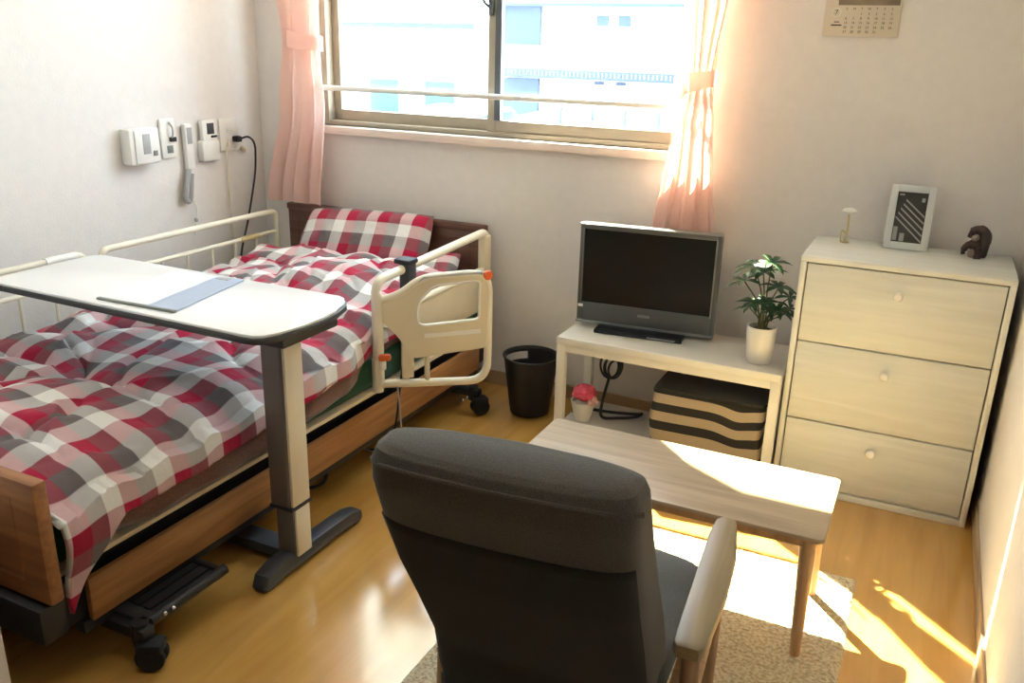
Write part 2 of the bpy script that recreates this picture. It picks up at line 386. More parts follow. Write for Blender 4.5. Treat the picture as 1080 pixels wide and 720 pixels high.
# window: outer frame, two sliding sashes, crescent latch, stool
win = thing('window_1', 'wide two-pane sliding window with bronze aluminium frame above the bed', 'window', ((WX0+WX1)/2, YW, WZ0), kind='structure')
obj('window_frame', MB().frame(WX0, WX1+.014, YW+.02, YW+.11, WZ0, WZ1, .028, .02), M['frame_alu'], win, False)
def sash(x0, x1, y, mat_, latch=False):
    s_ = obj('sash', MB().frame(x0, x1, y, y+.026, WZ0+.02, WZ1-.028, .036, .045), mat_, win, False)
    obj('pane', MB().box(x0+.034, x1-.034, y+.010, y+.015, WZ0+.06, WZ1-.06), M['glass'], s_, False)
    return s_
XM = -1.62
sash(WX0+.028, XM+.012, YW+.065, M['frame_alu'])
s2 = sash(XM-.03, WX1-.010, YW+.032, M['frame_alu'])
obj('sash_gasket', MB().box(XM+.004, XM+.030, YW+.026, YW+.034, WZ0+.065, WZ1-.066), M['frame_dark'], s2, False)
obj('latch', MB().box(XM-.022, XM-.006, YW+.012, YW+.032, 1.50, 1.56, .003).tube([(XM-.014, YW+.014, 1.53), (XM-.035, YW+.008, 1.545), (XM-.05, YW+.008, 1.575)], .006, 8), M['frame_dark'], win)
obj('window_sill', MB().box(WX0-.02, WX1+.02, YW-.03, YW+.022, WZ0-.034, WZ0, .004), M['sill'], win)

# handrail across the window
hr = thing('window_handrail', 'slim white horizontal safety rail crossing the lower window', 'rail', (-1.62, YW-.03, 1.2))
obj('rail_bar', MB().tube([(-2.46, YW-.055, 1.205), (-.79, YW-.055, 1.205)], .011, 10), M['white_metal'], hr)
for x in (-2.46, -.79): obj('bracket', MB().cyl((x, YW-.055, 1.205), (x, YW, 1.205), .009, 8).cyl((x, YW-.008, 1.205), (x, YW, 1.205), .022, 14), M['white_metal'], hr)

# added unseen canvas, cut to block the sun from the left pane
os_ = MB().prism([(-3.3, 1.72), (-2.06, 1.72), (-2.06, 2.54), (-1.89, 2.91), (-1.89, 3.1), (-3.3, 3.1)], .006, Matrix(((1, 0, 0, 0), (0, 0, -1, YW+.468), (0, 1, 0, 0), (0, 0, 0, 1))))
os_.box(-3.3, -1.89, YW+.12, YW+.47, 3.1, 3.12)
struct('sun_blocker_1', os_, M['shade'])

# ------------------------------------------------------------------ curtains
def curtain(name, label, rows, folds, amp, loc):
    """rows: (z, x0, x1, y, fold amplitude factor) from top to bottom, interpolated smoothly"""
    n, m_ = 120, 60; verts = []; faces = []
    z0, z1 = rows[0][0], rows[-1][0]
    def at(z):
        for a, b in zip(rows, rows[1:]):
            if b[0] <= z <= a[0]:
                t = (a[0]-z)/(a[0]-b[0]); t = t*t*(3-2*t); return [a[i]+(b[i]-a[i])*t for i in range(1, 5)]
        return rows[-1][1:]
    for j in range(m_+1):
        z = z0+(z1-z0)*j/m_; x0, x1, y, f = at(z)
        for i in range(n+1):
            u = i/n; ph = u*folds*2*math.pi + .5*math.sin(3*u+loc[0]) + .25*math.sin(z*5)
            verts.append((x0+(x1-x0)*u + .006*f*math.sin(ph*2+1), y - amp*f*(.5+.5*math.sin(ph)) - amp*.3*f*math.sin(ph*.5+1), z+.006*math.sin(ph) * (1 if j == m_ else 0)))
    for j in range(m_):
        for i in range(n):
            a = j*(n+1)+i; faces.append((a, a+1, a+n+2, a+n+1))
    t = thing(name, label, 'curtain', loc)
    o = obj('curtain_panel', MB().faces(verts, faces), M['curtain'], t)
    return t, at
cL, atL = curtain('curtain', 'pink curtain tied back at the left end of the window, above the bed', [(2.25, -2.637, -2.277, YW-.085, 1), (1.75, -2.578, -2.302, YW-.085, 1), (1.39, -2.543, -2.356, YW-.085, .75), (1.15, -2.583, -2.332, YW-.08, .8), (.71, -2.685, -2.375, YW-.075, .9)], 4.3, .045, (-2.5, YW-.05, .7))
cR, atR = curtain('curtain', 'pink curtain tied back at the right end of the window, behind the television', [(2.25, -0.908, -0.632, YW-.085, 1), (1.62, -0.844, -0.683, YW-.085, 1), (1.30, -0.817, -0.725, YW-.085, .7), (1.15, -0.854, -0.701, YW-.08, .8), (.70, -.905, -.655, YW-.075, .9)], 4.2, .045, (-.8, YW-.05, .7))
for t, x0, x1, xw in ((cL, -2.522, -2.357, 0), (cR, -.831, -.718, 0)):
    zc = 1.39 if t is cL else 1.295; xc = (x0+x1)/2; hw = (x1-x0)/2; b = MB(); vs = []; fs = []; n = 28
    for i in range(n+1):
        a = 2*math.pi*i/n
        for dz in (-.032, .032): vs.append((xc+hw*1.04*math.cos(a), YW-.10+.05*math.sin(a), zc+dz*(1-.15*math.cos(a))+.012*math.cos(a)*(1 if t is cR else -1)))
    for i in range(n): fs.append((2*i, 2*i+2, 2*i+3, 2*i+1))
    obj('tieback', b.faces(vs, fs), M['curtain'], t)
# loose end of the right tie, catching the light
obj('tie_tail', MB().faces([(-.845, YW-.14, 1.27), (-.825, YW-.145, 1.275), (-.885, YW-.14, 1.17), (-.845, YW-.145, 1.16), (-.853, YW-.14, 1.40), (-.833, YW-.145, 1.325)], [(0, 1, 3, 2), (0, 1, 5, 4)]), M['curtain'], cR)

# ------------------------------------------------------------------ fill lamp added to brighten the room (out of frame)
lamp = thing('fill_light', 'added round white fill lamp on the unseen ceiling', 'fill light', (-1.2, 1.0, ZC))
obj('fill_lamp_body', MB().lathe([(.0, ZC-.012), (.26, ZC-.012), (.27, ZC-.001)], -1.2, 1.0, 36), M['white_plastic'], lamp)
ld = bpy.data.lights.new('fill_bulb', 'AREA'); ld.shape = 'DISK'; ld.size = .5; ld.energy = 1.5; ld.color = (1, .95, .88)  # weak added fill, no such lamp in view
lo = bpy.data.objects.new('fill_bulb', ld); C.objects.link(lo); lo.location = (-1.2, 1.0, ZC-.03)

# ------------------------------------------------------------------ bed
BX0, BX1 = -2.60, -1.575
bed = thing('nursing_bed', 'adjustable nursing bed with wooden end boards and side panel along the left wall', 'bed', (-2.08, 2.06, 0))
hb = obj('headboard', MB().box(BX0, BX1-.03, 3.075, 3.11, .20, .68, .006), M['head_wood'], bed)
obj('cap_rail', MB().box(BX0-.004, BX1-.026, 3.07, 3.115, .672, .70, .006), M['head_wood'], hb)
obj('panel_inlay', MB().frame(BX0+.05, BX1-.08, 3.071, 3.076, .26, .645, .010), M['head_wood'], hb)
fb = obj('footboard', MB().box(BX0, BX1+.045, .985, 1.020, .245, .535, .008), M['bed_wood'], bed)
obj('footboard_groove', MB().frame(BX0+.05, BX1-.03, .9835, .986, .29, .49, .006), M['bed_wood'], fb)
obj('side_panel', MB().box(BX1-.006, BX1+.012, 1.10, 2.98, .125, .235, .004), M['bed_rail_wood'], bed)
obj('side_panel', MB().box(BX0-.012, BX0+.006, 1.10, 2.98, .125, .235, .004), M['bed_rail_wood'], bed)
fr = MB()
fr.box(BX0+.02, BX1-.01, 1.02, 1.13, .13, .245, .006)
fr.box(BX0+.02, BX1-.01, 2.97, 3.07, .13, .24, .006)
for x in (BX0+.06, BX1-.08): fr.box(x, x+.04, 1.1, 3.0, .17, .235, .004)
fr.box(BX1-.03, BX1+.004, 1.08, 2.98, .10, .13, .003)
for y in (1.5, 2.05, 2.55): fr.box(BX0+.06, BX1-.06, y, y+.05, .18, .23, .004)
for y in (1.25, 2.72):       # lifting arms and lower chassis
    for x in (BX0+.22, BX1-.30): fr.box(x, x+.03, y-.02, y+.06, .07, .20, .004)
obj('bed_frame', fr, M['black_metal'], bed)
obj('foot_bumper', MB().box(BX0+.02, BX1+.03, .965, 1.03, .15, .24, .01), M['black'], bed)
ch = MB()
ch.box(-2.40, -1.62, 1.17, 1.23, .065, .10, .005).box(-2.40, -1.62, 2.79, 2.85, .065, .10, .005)
ch.box(-2.36, -2.31, 1.2, 2.82, .07, .10, .004).box(-1.84, -1.79, 1.2, 2.82, .07, .10, .004)
ch.box(-2.2, -1.9, 1.9, 2.3, .06, .15, .01)
obj('chassis', ch, M['black_metal'], bed)
pl = MB().box(-1.66, -1.475, 1.185, 1.42, .085, .10, .004)
pl.box(-1.64, -1.475, 1.16, 1.20, .085, .115, .006).cyl((-1.482, 1.18, .10), (-1.482, 1.425, .10), .014, 12).cyl((-1.66, 1.415, .10), (-1.475, 1.415, .10), .010, 10)
for i in range(4): pl.box(-1.64+i*.036, -1.62+i*.036, 1.21, 1.40, .10, .106)
obj('brake_pedal', pl, M['black'], bed)
obj('bolt', MB().ball((-1.468, 1.215, .105), .006).ball((-1.468, 1.24, .105), .006), M['chrome'], bed)
obj('bolt', MB().ball((-1.505, 2.735, .085), .006).ball((-1.498, 2.755, .09), .006), M['chrome'], bed)
for x, y, a in ((-1.455, 1.155, .5), (-1.475, 2.82, .9), (-2.42, 1.16, .3), (-2.42, 2.83, .2)):
    c = MB(); mt = Matrix.Translation((x, y, 0)) @ Matrix.Rotation(a, 4, 'Z')
    sgn = 1 if x > -2 else -1
    c.cyl((x-.03*sgn, y, .06), (x-.03*sgn, y, .115), .020, 12)
    c.box(x-.16*sgn if sgn > 0 else x, x if sgn > 0 else x+.16, y-.018, y+.018, .075, .105, .005)
    ca = obj('caster', c, M['black'], bed)
    w = MB()
    for d in (-.014, .014):
        w.lathe([(.012, -.010), (.030, -.010), (.034, -.006), (.034, .006), (.030, .010), (.012, .010)], seg=20, mat=mt @ Matrix.Translation((0, d, .036)) @ Matrix.Rotation(math.pi/2, 4, 'X'))
    w.box(-.03, .03, -.025, .025, .045, .075, .008, mat=mt)
    obj('wheel', w, M['black_rubber'], ca)

mt = thing('mattress', 'dark green mattress on the bed under the brown blanket', 'mattress', (-2.08, 2.04, .25))
obj('mattress_body', MB().box(BX0+.02, BX1-.01, 1.03, 3.06, .287, .40, .025, 3), M['green'], mt)
obj('mattress_hem', MB().box(BX0+.015, BX1+.004, 1.03, 3.04, .273, .287, .003), M['hem'], mt)

def duvet_low(y): return .385 + .065*max(0, y-1.45) + .012*noise.noise((y*4.1, 5, 0))
# brown fleece blanket over the mattress edge, irregular lower border
def tuck(y): return -.045*min(1, max(0, (y-2.08)/.14))
def hang_cloth(x_in, x_out, ys, ztop, zlow, thick=.004):
    vs = []; fs = []; n = len(ys); prof = 12
    xo = x_out
    for j, y in enumerate(ys):
        zt, zl = ztop(y), zlow(y); x_out = xo+tuck(y)
        for i in range(prof+1):
            t = i/prof
            if t < .45: x = x_in+(x_out-x_in)*(t/.45)**.8; z = zt-.004*t
            else:
                k = (t-.45)/.55; x = x_out+.010*math.sin(k*math.pi)+.006*noise.noise((y*9, k*2, 1)); z = zt-.002-(zt-zl)*k
            vs.append((x, y, z))
    for j in range(n-1):
        for i in range(prof):
            a = j*(prof+1)+i; fs.append((a, a+1, a+prof+2, a+prof+1))
    return MB().faces(vs, fs)
ys = [1.06+i*.02 for i in range(92)]
def zl_b(y): return .300 + .045*max(0, (1.30-y)/.25) + .013*noise.noise((y*5, 0, 0)) + (.10*max(0, y-1.65))
bl = obj('brown_blanket', hang_cloth(-2.4, BX1+.016, ys, lambda y: .43+.045*max(0, y-1.5)*.8, zl_b), M['brown_fleece'])
tag(bl, 'brown fleece blanket showing as a band below the plaid duvet edge', 'blanket')
sol = bl.modifiers.new('thick', 'SOLIDIFY'); sol.thickness = .006; sol.offset = -1
ysh = [1.35+i*.02 for i in range(66)]
hm = obj('blanket_binding', hang_cloth(BX1-.03, BX1+.022, ysh, lambda y: duvet_low(y)+.02, lambda y: duvet_low(y)-.024+.004*noise.noise((y*7, 3, 0))), M['hem'], bl)

# plaid duvet: swept cross-profile with folds
def ridge(p, k):
    r = 1-abs(noise.noise(p))*2.2
    return max(0, r)**k
def duvet():
    nu, nv = 200, 280; vs = []; uv = []; fs = []
    top = BX1 + .004 - (BX0+.04)
    for j in range(nv+1):
        v = j/nv; y = 1.035+v*1.78
        foot = max(0, 1-(y-1.035)/.17)
        low = duvet_low(y) - .17*foot**1.3
        zedge = .452 + .060*max(0, y-1.45)
        drop = zedge-low; L = top + drop
        for i in range(nu+1):
            s = i/nu*L; px, py = s, y
            wx, wy = px+.10*noise.noise((px*2.2, py*2.2, 4)), py+.10*noise.noise((px*2.2, py*2.2, 8))
            ins = min(1, max(0, (top-s)/.30)); ins = ins*ins*(3-2*ins)
            puff = .070*math.sin(math.pi*min(1, max(0, s/top)))**.55 if 0 < s < top else 0
            lump = .050*noise.noise((px*2.1+3, py*1.9, .3)) + .020*noise.noise((wx*4.6, wy*4.6, 2.2)) + .006*noise.noise((wx*11, wy*11, 6))
            crease = -.030*ridge((wx*2.0+1.5, wy*2.6, 12), 5) - .016*ridge((wx*4.2+wy*1.5, wy*3.2-wx*1.2, 31), 6) + .014*ridge((wx*3.0-wy*2.0, wy*2.6+wx*2.4, 57), 5)
            if s <= top:
                x = BX0+.04+s; z = zedge + puff + (lump+crease)*(.25+.75*ins)
                if s > top-.06: z -= ((s-(top-.06))/.06)**2*.016
            else:
                k = s-top; x = BX1+.030-.045*min(1, max(0, (y-2.08)/.14)) + .010*math.sin(k*26) + .014*noise.noise((py*9, k*5, 4))+.016*foot; z = zedge-.016-k+(lump+crease)*.2
            if y < 1.12 and s < top: z -= .035*((1.12-y)/.085)**2*min(1, (top-s)/.16)
            ripple = .010*math.sin(py*34+5*noise.noise((py*2.2, px*3, 2))) * max(0, 1-abs(s-top+.06)/.17)
            vs.append((x, y, z+ripple)); uv.append((px+.035*noise.noise((px*2.5, py*2.5, 11)), py+.035*noise.noise((px*2.5, py*2.5, 15))))
    for j in range(nv):
        for i in range(nu):
            a = j*(nu+1)+i; fs.append((a, a+1, a+nu+2, a+nu+1))
    return vs, fs, uv
def uv_mesh(name, vs, fs, uv, m, parent=None):
    me = bpy.data.meshes.new(name); me.from_pydata(vs, [], fs); l = me.uv_layers.new(name='UVMap')
    for lp in me.loops: l.data[lp.index].uv = uv[lp.vertex_index]
    return link_mesh(name, me, m, parent)
dv = uv_mesh('duvet', *duvet(), M['plaid'])
tag(dv, 'thick crimson, white and grey plaid duvet spread over the bed', 'duvet')
so = dv.modifiers.new('thick', 'SOLIDIFY'); so.thickness = .014; so.offset = -1

def pillow_mesh(w, h, t, mat4, seed=0, sag=.0):
    nu, nv = 44, 28; vs = []; fs = []; uv = []
    for side in (1, -1):
        off = len(vs)
        for j in range(nv+1):
            for i in range(nu+1):
                a, b = i/nu*2-1, j/nv*2-1
                e = max(0, (1-a**4)*(1-b**4))**.5
                x = a*w/2*(1-.05*(1-e)*abs(b)); y = b*h/2*(1-.06*(1-e)*abs(a))
                z = side*t/2*e + .010*noise.noise((a*2.5+seed, b*2.5, side)) * e - sag*a*a
                vs.append(tuple(mat4 @ Vector((x, y, z)))); uv.append((x+.4+seed, y+.3))
        for j in range(nv):
            for i in range(nu):
                q = off+j*(nu+1)+i; f = (q, q+1, q+nu+2, q+nu+1); fs.append(f if side > 0 else f[::-1])
    return vs, fs, uv
ctr = Vector((-2.115, 2.962, .594))
mp_ = Matrix.Translation(ctr) @ Matrix.Rotation(math.radians(-3), 4, 'Y') @ Matrix.Rotation(math.radians(54), 4, 'X')
p1 = uv_mesh('pillow', *pillow_mesh(.64, .30, .12, mp_, 1), M['plaid_small'])
tag(p1, 'plaid pillow leaning against the headboard under the window', 'pillow')
mp2 = Matrix.Translation((-1.90, 2.87, .485)) @ Matrix.Rotation(math.radians(8), 4, 'Z') @ Matrix.Rotation(math.radians(-14), 4, 'Y') @ Matrix.Rotation(math.radians(22), 4, 'X')
p2 = uv_mesh('cushion', *pillow_mesh(.56, .24, .09, mp2, 2), M['plaid_small'])
tag(p2, 'second plaid cushion lying flat below the leaning pillow, its corner by the grab rail', 'cushion')

# side rails on the wall side
def side_rail(y0, y1, label, x=-2.60):
    t = thing('side_rail', label, 'bed rail', (x, (y0+y1)/2, .25), group='cream side rails on the wall side of the bed')
    zt, zb = .675, .30
    loop = round_path([(x, y0, zb), (x, y0, zt), (x, y1, zt), (x, y1, zb)], .035)
    obj('rail_frame', MB().tube(loop, .0125, 10), M['cream_metal'], t)
    obj('cross_bar', MB().cyl((x, y0, .585), (x, y1, .585), .009, 8), M['cream_metal'], t)
    n = max(3, int((y1-y0)/.12))
    for i in range(1, n):
        yy = y0+(y1-y0)*i/n
        obj('spindle', MB().cyl((x, yy, .30), (x, yy, .585), .006, 8), M['cream_metal'], t)
    obj('lower_bar', MB().cyl((x, y0, .32), (x, y1, .32), .009, 8), M['cream_metal'], t)
    return t
sr1 = side_rail(2.07, 2.99, 'cream tubular side rail along the left wall nearest the window, beside the pillow')
obj('yellow_sleeve', MB().cyl((-2.60, 2.76, .585), (-2.60, 2.87, .585), .0125, 10), M['gold'], sr1)
sr2 = side_rail(1.10, 2.00, 'cream tubular side rail along the left wall, behind the overbed table')
obj('end_sleeve', MB().cyl((-2.60, 1.85, .675), (-2.60, 1.97, .675), .0155, 10), M['white_metal'], sr2)

# swing-out grab rail on the room side
gx = -1.556
gr = thing('grab_rail', 'cream swing-out bed grab rail with moulded panel and orange button', 'grab rail', (gx, 2.25, .25))
X = BX1+.012
obj('fixed_frame', MB().tube(round_path([(X, 2.25, .30), (X, 2.25, .665), (X, 3.025, .695), (X, 3.025, .26)], .05), .0155, 12), M['cream_metal'], gr)
obj('corner_post', MB().box(X-.02, X+.02, 2.985, 3.035, .30, .685, .012, 3), M['cream_plastic'], gr)
obj('fixed_bar', MB().cyl((X, 2.25, .53), (X, 3.02, .545), .013, 10), M['cream_metal'], gr)
obj('fixed_panel', MB().box(X-.010, X+.004, 2.44, 3.01, .375, .545, .006), M['cream_plastic'], gr)
obj('lower_post', MB().cyl((X, 2.25, .285), (X, 2.25, .40), .019, 12), M['cream_metal'], gr)
obj('lower_post', MB().cyl((X, 2.42, .275), (X, 2.42, .54), .015, 12), M['cream_metal'], gr)
ga = math.atan2(.233, .286)
GM = Matrix.Translation((gx, 2.25, 0)) @ Matrix.Rotation(ga, 4, 'Z') @ Matrix.Rotation(math.pi/2, 4, 'X')   # local x along the gate, local y up, z toward camera side
def gp(s, z): return GM @ Vector((s, z, 0))
gt = round_path([(.01, .30), (.01, .325)], .01) and None
loop = [gp(.0, .325), gp(.355, .352)]
path = round_path([gp(.0, .312), gp(.367, .302), gp(.368, .685), gp(.14, .672), gp(.075, .62), gp(.0, .60)], .07, 8)
gate = obj('swing_gate', MB().tube(path, .014, 12), M['cream_metal'], gr)
obj('gate_upright', MB().tube([gp(.0, .305), gp(.0, .31), gp(0, .61), gp(0, .63), gp(0, .638)], [.010, .0165, .0165, .012, .003], 12), M['cream_metal'], gate)
# moulded panel with a grip opening
out = [(.01, .53), (.01, .605), (.075, .618), (.115, .645), (.15, .668), (.36, .68), (.36, .425), (.115, .40), (.095, .42), (.075, .46), (.045, .50)]
inn = [(.125, .56), (.135, .60), (.185, .648), (.335, .660), (.335, .525), (.15, .512), (.13, .522)]
def panel(out, inn, th):
    b = bmesh.new(); vo = [b.verts.new((x, y, 0)) for x, y in out]; vi = [b.verts.new((x, y, 0)) for x, y in inn]
    es = [b.edges.new((l[i], l[(i+1) % len(l)])) for l in (vo, vi) for i in range(len(l))]
    bmesh.ops.triangle_fill(b, edges=es, use_beauty=True)
    r = bmesh.ops.extrude_face_region(b, geom=b.faces[:]); bmesh.ops.translate(b, vec=(0, 0, th), verts=[g for g in r['geom'] if isinstance(g, bmesh.types.BMVert)])
    bmesh.ops.recalc_face_normals(b, faces=b.faces[:]); return b
def smooth_loop(pts, n=4):
    P = [Vector((x, y, 0)) for x, y in pts]; k = len(P); o = []
    for i in range(k):
        a, b, c = P[i-1], P[i], P[(i+1) % k]; d0, d1 = (a-b), (c-b); r = min(.016, d0.length*.4, d1.length*.4); p = b+d0.normalized()*r; q = b+d1.normalized()*r
        for j in range(n+1):
            t = j/n; w = p*(1-t)**2+b*2*t*(1-t)+q*t*t; o.append((w.x, w.y))
    return o
pb = panel(smooth_loop(out), smooth_loop(inn), .022); pb.transform(GM @ Matrix.Translation((0, 0, -.011)))
m_ = MB(); m_._merge(pb); obj('moulded_panel', m_, M['cream_plastic'], gate)
rim = smooth_loop(inn); obj('grip_rim', MB().tube([GM @ Vector((x, y, .010)) for x, y in rim], .004, 8, closed=True), M['white_plastic'], gate)
obj('grip_strip', MB().tube([GM @ Vector((x, y, .008)) for x, y in ((.09, .632), (.12, .655), (.15, .674), (.25, .682), (.345, .685))], .006, 8), M['grey_plastic'], gate)
obj('raised_lettering_strip', MB().prism([(.15, .470), (.34, .478), (.34, .492), (.15, .484)], .002, GM @ Matrix.Translation((0, 0, .011))), M['white_plastic'], gate)
obj('release_button', MB().lathe([(.0, -.004), (.016, -.004), (.016, .006), (.012, .010), (0.001, .010)], seg=20, mat=GM @ Matrix.Translation((.362, .678, .012))), M['orange'], gate)
obj('gate_strut', MB().tube([gp(.16, .308), gp(.16, .42)], .0095, 10).box(.075, .115, .33, .45, -.009, .009, .004, mat=GM), M['cream_plastic'], gate)
obj('lock_lever', MB().box(-.004, .038, .398, .422, .004, .026, .008, mat=GM), M['orange'], gr)
obj('lock_cap', MB().box(.0, .022, .366, .40, .004, .024, .007, mat=GM), M['white_plastic'], gr)

# bed hand control clipped over the grab rail, cord hanging
rc = thing('bed_remote', 'dark bed hand control clipped over the top of the grab rail', 'remote', (X, 2.42, .60))
obj('remote_body', MB().box(X-.012, X+.030, 2.405, 2.455, .595, .70, .008), M['dark_plastic'], rc)
obj('remote_clip', MB().box(X-.03, X+.034, 2.40, 2.46, .688, .706, .006), M['black'], rc)
obj('remote_cord', MB().tube(spline([(X+.01, 2.43, .60), (X+.015, 2.42, .45), (X+.02, 2.36, .30), (X+.015, 2.33, .14), (X-.03, 2.34, .04), (X-.10, 2.33, .008)]), .004, 8), M['black'], rc)
pc = obj('control_cable', MB().tube(spline([(gx+.05, 2.28, .31), (gx+.06, 2.28, .2), (gx+.05, 2.29, .09), (gx-.02, 2.3, .02), (gx-.2, 2.35, .006)]), .003, 6), M['grey_plastic'])
tag(pc, 'thin grey cable hanging from the bottom of the swing-out grab rail', 'cable')

# power cord lying on the floor below the bed
fc = obj('power_lead', MB().tube(spline([(-2.0, 2.35, .006), (-1.92, 2.18, .006), (-1.78, 2.03, .006), (-1.69, 2.0, .006), (-1.66, 2.06, .006), (-1.73, 2.16, .006), (-1.9, 2.3, .006)]), .006, 8), M['black'])
tag(fc, 'black cord looped on the floor under the bed edge', 'cord')

# ------------------------------------------------------------------ overbed table
ob = thing('overbed_table', 'white overbed table on a grey column reaching across the bed', 'table', (-1.45, 1.65, 0))
ZT = .726
top_out = [(-2.385, 1.535), (-2.365, 1.505), (-1.43, 1.497)]
top_out += [(-1.40, 1.50), (-1.378, 1.515), (-1.362, 1.55), (-1.348, 1.63), (-1.347, 1.70), (-1.357, 1.77), (-1.38, 1.84), (-1.405, 1.872), (-1.43, 1.885), (-2.36, 1.885), (-2.385, 1.86)]
obj('tabletop', MB().prism(top_out, .008, Matrix.Translation((0, 0, ZT-.007)), .002), M['tabletop'], ob)
obj('edge_moulding', MB().prism([(x*1.0+(.004 if x > -1.9 else -.004), y+(.004 if y > 1.7 else -.004)) for x, y in top_out], .016, Matrix.Translation((0, 0, ZT-.023)), .003), M['edge_dark'], ob)
obj('bracket', MB().box(-1.52, -1.372, 1.575, 1.80, ZT-.055, ZT-.022, .008).box(-2.2, -1.5, 1.64, 1.70, ZT-.04, ZT-.022, .004), M['dark_plastic'], ob)
up = obj('upper_column', MB().box(-1.478, -1.410, 1.605, 1.685, .20, ZT-.05, .008, 3), M['post_grey'], ob)
obj('lit_column_side', MB().box(-1.4115, -1.402, 1.610, 1.680, .203, ZT-.055, .003), M['cream_metal'], up)  # cream strip paints warm bounce light on the column's right side
lc = obj('lower_column', MB().box(-1.466, -1.406, 1.611, 1.679, .05, .195, .005), M['post_grey'], ob)
obj('lit_column_side', MB().box(-1.4075, -1.400, 1.616, 1.674, .05, .193, .002), M['cream_metal'], lc)  # same painted bounce light on the lower column
obj('collar', MB().box(-1.480, -1.400, 1.603, 1.687, .193, .202, .003), M['black'], ob)
def foot(x, y0, y1):
    f = obj('foot', MB().prism([(y0, .012), (y0+.015, .004), (y0+.09, .012), (y1-.09, .012), (y1-.015, .004), (y1, .012), (y1-.004, .038), (y1-.05, .052), (y0+.07, .062), (y0+.015, .046)], .05, Matrix.Translation((x-.025, 0, 0)) @ Matrix(((0, 0, 1, 0), (1, 0, 0, 0), (0, 1, 0, 0), (0, 0, 0, 1))), .006), M['foot_grey'], ob)
    for y in (y0+.03, y1-.03): obj('glide', MB().cyl((x, y, 0), (x, y, .015), .018, 12), M['black_rubber'], f)
foot(-1.435, 1.49, 1.93); foot(-2.25, 1.50, 1.92)
obj('base_bar', MB().box(-2.25, -1.45, 1.62, 1.69, .018, .052, .006), M['foot_grey'], ob)

doc = thing('document_holder', 'clear sleeve with blue-grey side strip lying on the white overbed table', 'document holder', (-1.82, 1.68, ZT))
obj('sheet', MB().faces([(-2.02, 1.86, ZT+.0022), (-1.755, 1.865, ZT+.0022), (-1.70, 1.545, ZT+.0022), (-1.945, 1.535, ZT+.0022)], [(0, 1, 2, 3)]), M['tabletop'], doc, False)
obj('side_strip', MB().prism([(-1.85, 1.862), (-1.755, 1.866), (-1.69, 1.54), (-1.79, 1.536)], .004, Matrix.Translation((0, 0, ZT+.0024)), .001), M['bluegrey'], doc, False)
obj('bottom_clip', MB().prism([(-1.955, 1.536), (-1.69, 1.547), (-1.69, 1.535), (-1.955, 1.524)], .007, Matrix.Translation((0, 0, ZT+.001)), .002), M['clear_grey'], doc, False)
obj('top_tab', MB().prism([(-1.835, 1.850), (-1.79, 1.852), (-1.785, 1.832), (-1.83, 1.830)], .001, Matrix.Translation((0, 0, ZT+.0066))), M['grey_plastic'], doc, False)

# ------------------------------------------------------------------ things on the left wall
def wallbox(b, y0, y1, z0, z1, d0, d1, bev=.004): return b.box(XL+d0, XL+d1, y0, y1, z0, z1, bev)
sw = thing('wall_control_box', 'deep white control box, the first of the wall devices from the left', 'control box', (XL, 2.44, .92))
obj('housing', wallbox(MB(), 2.365, 2.51, .925, 1.06, 0, .055, .008), M['white_plastic'], sw)
obj('front_panel', wallbox(MB(), 2.385, 2.50, .93, 1.055, .05, .062, .004), M['white_plastic'], sw)
obj('grey_label', wallbox(MB(), 2.42, 2.455, .965, 1.04, .0615, .0635, .0005), M['grey_plastic'], sw)
obj('button', wallbox(MB(), 2.465, 2.485, .955, .975, .0615, .066, .002), M['clear_grey'], sw)
pt = thing('nurse_call_plate', 'white rounded wall plate with black switch, second from the left', 'wall plate', (XL, 2.59, .92))
obj('plate', wallbox(MB(), 2.555, 2.63, .93, 1.085, 0, .014, .006), M['white_plastic'], pt)
obj('hook', MB().tube(spline([(XL+.014, 2.60, 1.07), (XL+.03, 2.60, 1.05), (XL+.03, 2.60, 1.02), (XL+.018, 2.60, 1.01)]), .004, 8), M['grey_plastic'], pt)
obj('switch', wallbox(MB(), 2.595, 2.625, .995, 1.012, .013, .024, .002), M['black'], pt)
obj('socket', wallbox(MB(), 2.58, 2.61, .95, .98, .013, .016, .001), M['clear_grey'], pt)
hs = thing('nurse_call_handset', 'slim white call handset on the wall with a hanging cord and tag', 'handset', (XL, 2.68, .75))
obj('handset', wallbox(MB(), 2.664, 2.705, .875, 1.06, .005, .032, .010), M['white_plastic'], hs)
obj('handset_window', wallbox(MB(), 2.672, 2.698, .98, 1.045, .0315, .033, .0005), M['grey_plastic'], hs)
obj('cord_bundle', MB().tube(spline([(XL+.02, 2.675, .875), (XL+.03, 2.655, .84), (XL+.03, 2.645, .80), (XL+.028, 2.64, .76), (XL+.026, 2.66, .75), (XL+.03, 2.668, .80), (XL+.028, 2.68, .86)]), .012, 8), M['grey_plastic'], hs)
obj('pull_cord', MB().tube(spline([(XL+.028, 2.668, .76), (XL+.03, 2.69, .72), (XL+.026, 2.685, .66), (XL+.024, 2.67, .60)]), .003, 8), M['white_plastic'], hs)
obj('cord_bead', MB().ball((XL+.026, 2.685, .665), .009), M['grey_plastic'], hs)
rm = thing('remote_control', 'white remote control with small dark display in its wall holder', 'remote', (XL, 2.8, .90))
obj('holder', wallbox(MB(), 2.752, 2.85, .90, .985, 0, .034, .006), M['white_plastic'], rm)
obj('remote_body', wallbox(MB(), 2.762, 2.842, .905, 1.07, .006, .030, .006), M['white_plastic'], rm)
obj('display', wallbox(MB(), 2.785, 2.825, 1.01, 1.055, .0295, .0315, .001), M['dark_plastic'], rm)
obj('button', wallbox(MB(), 2.805, 2.838, .995, 1.004, .0295, .0325, .001), M['black'], rm)
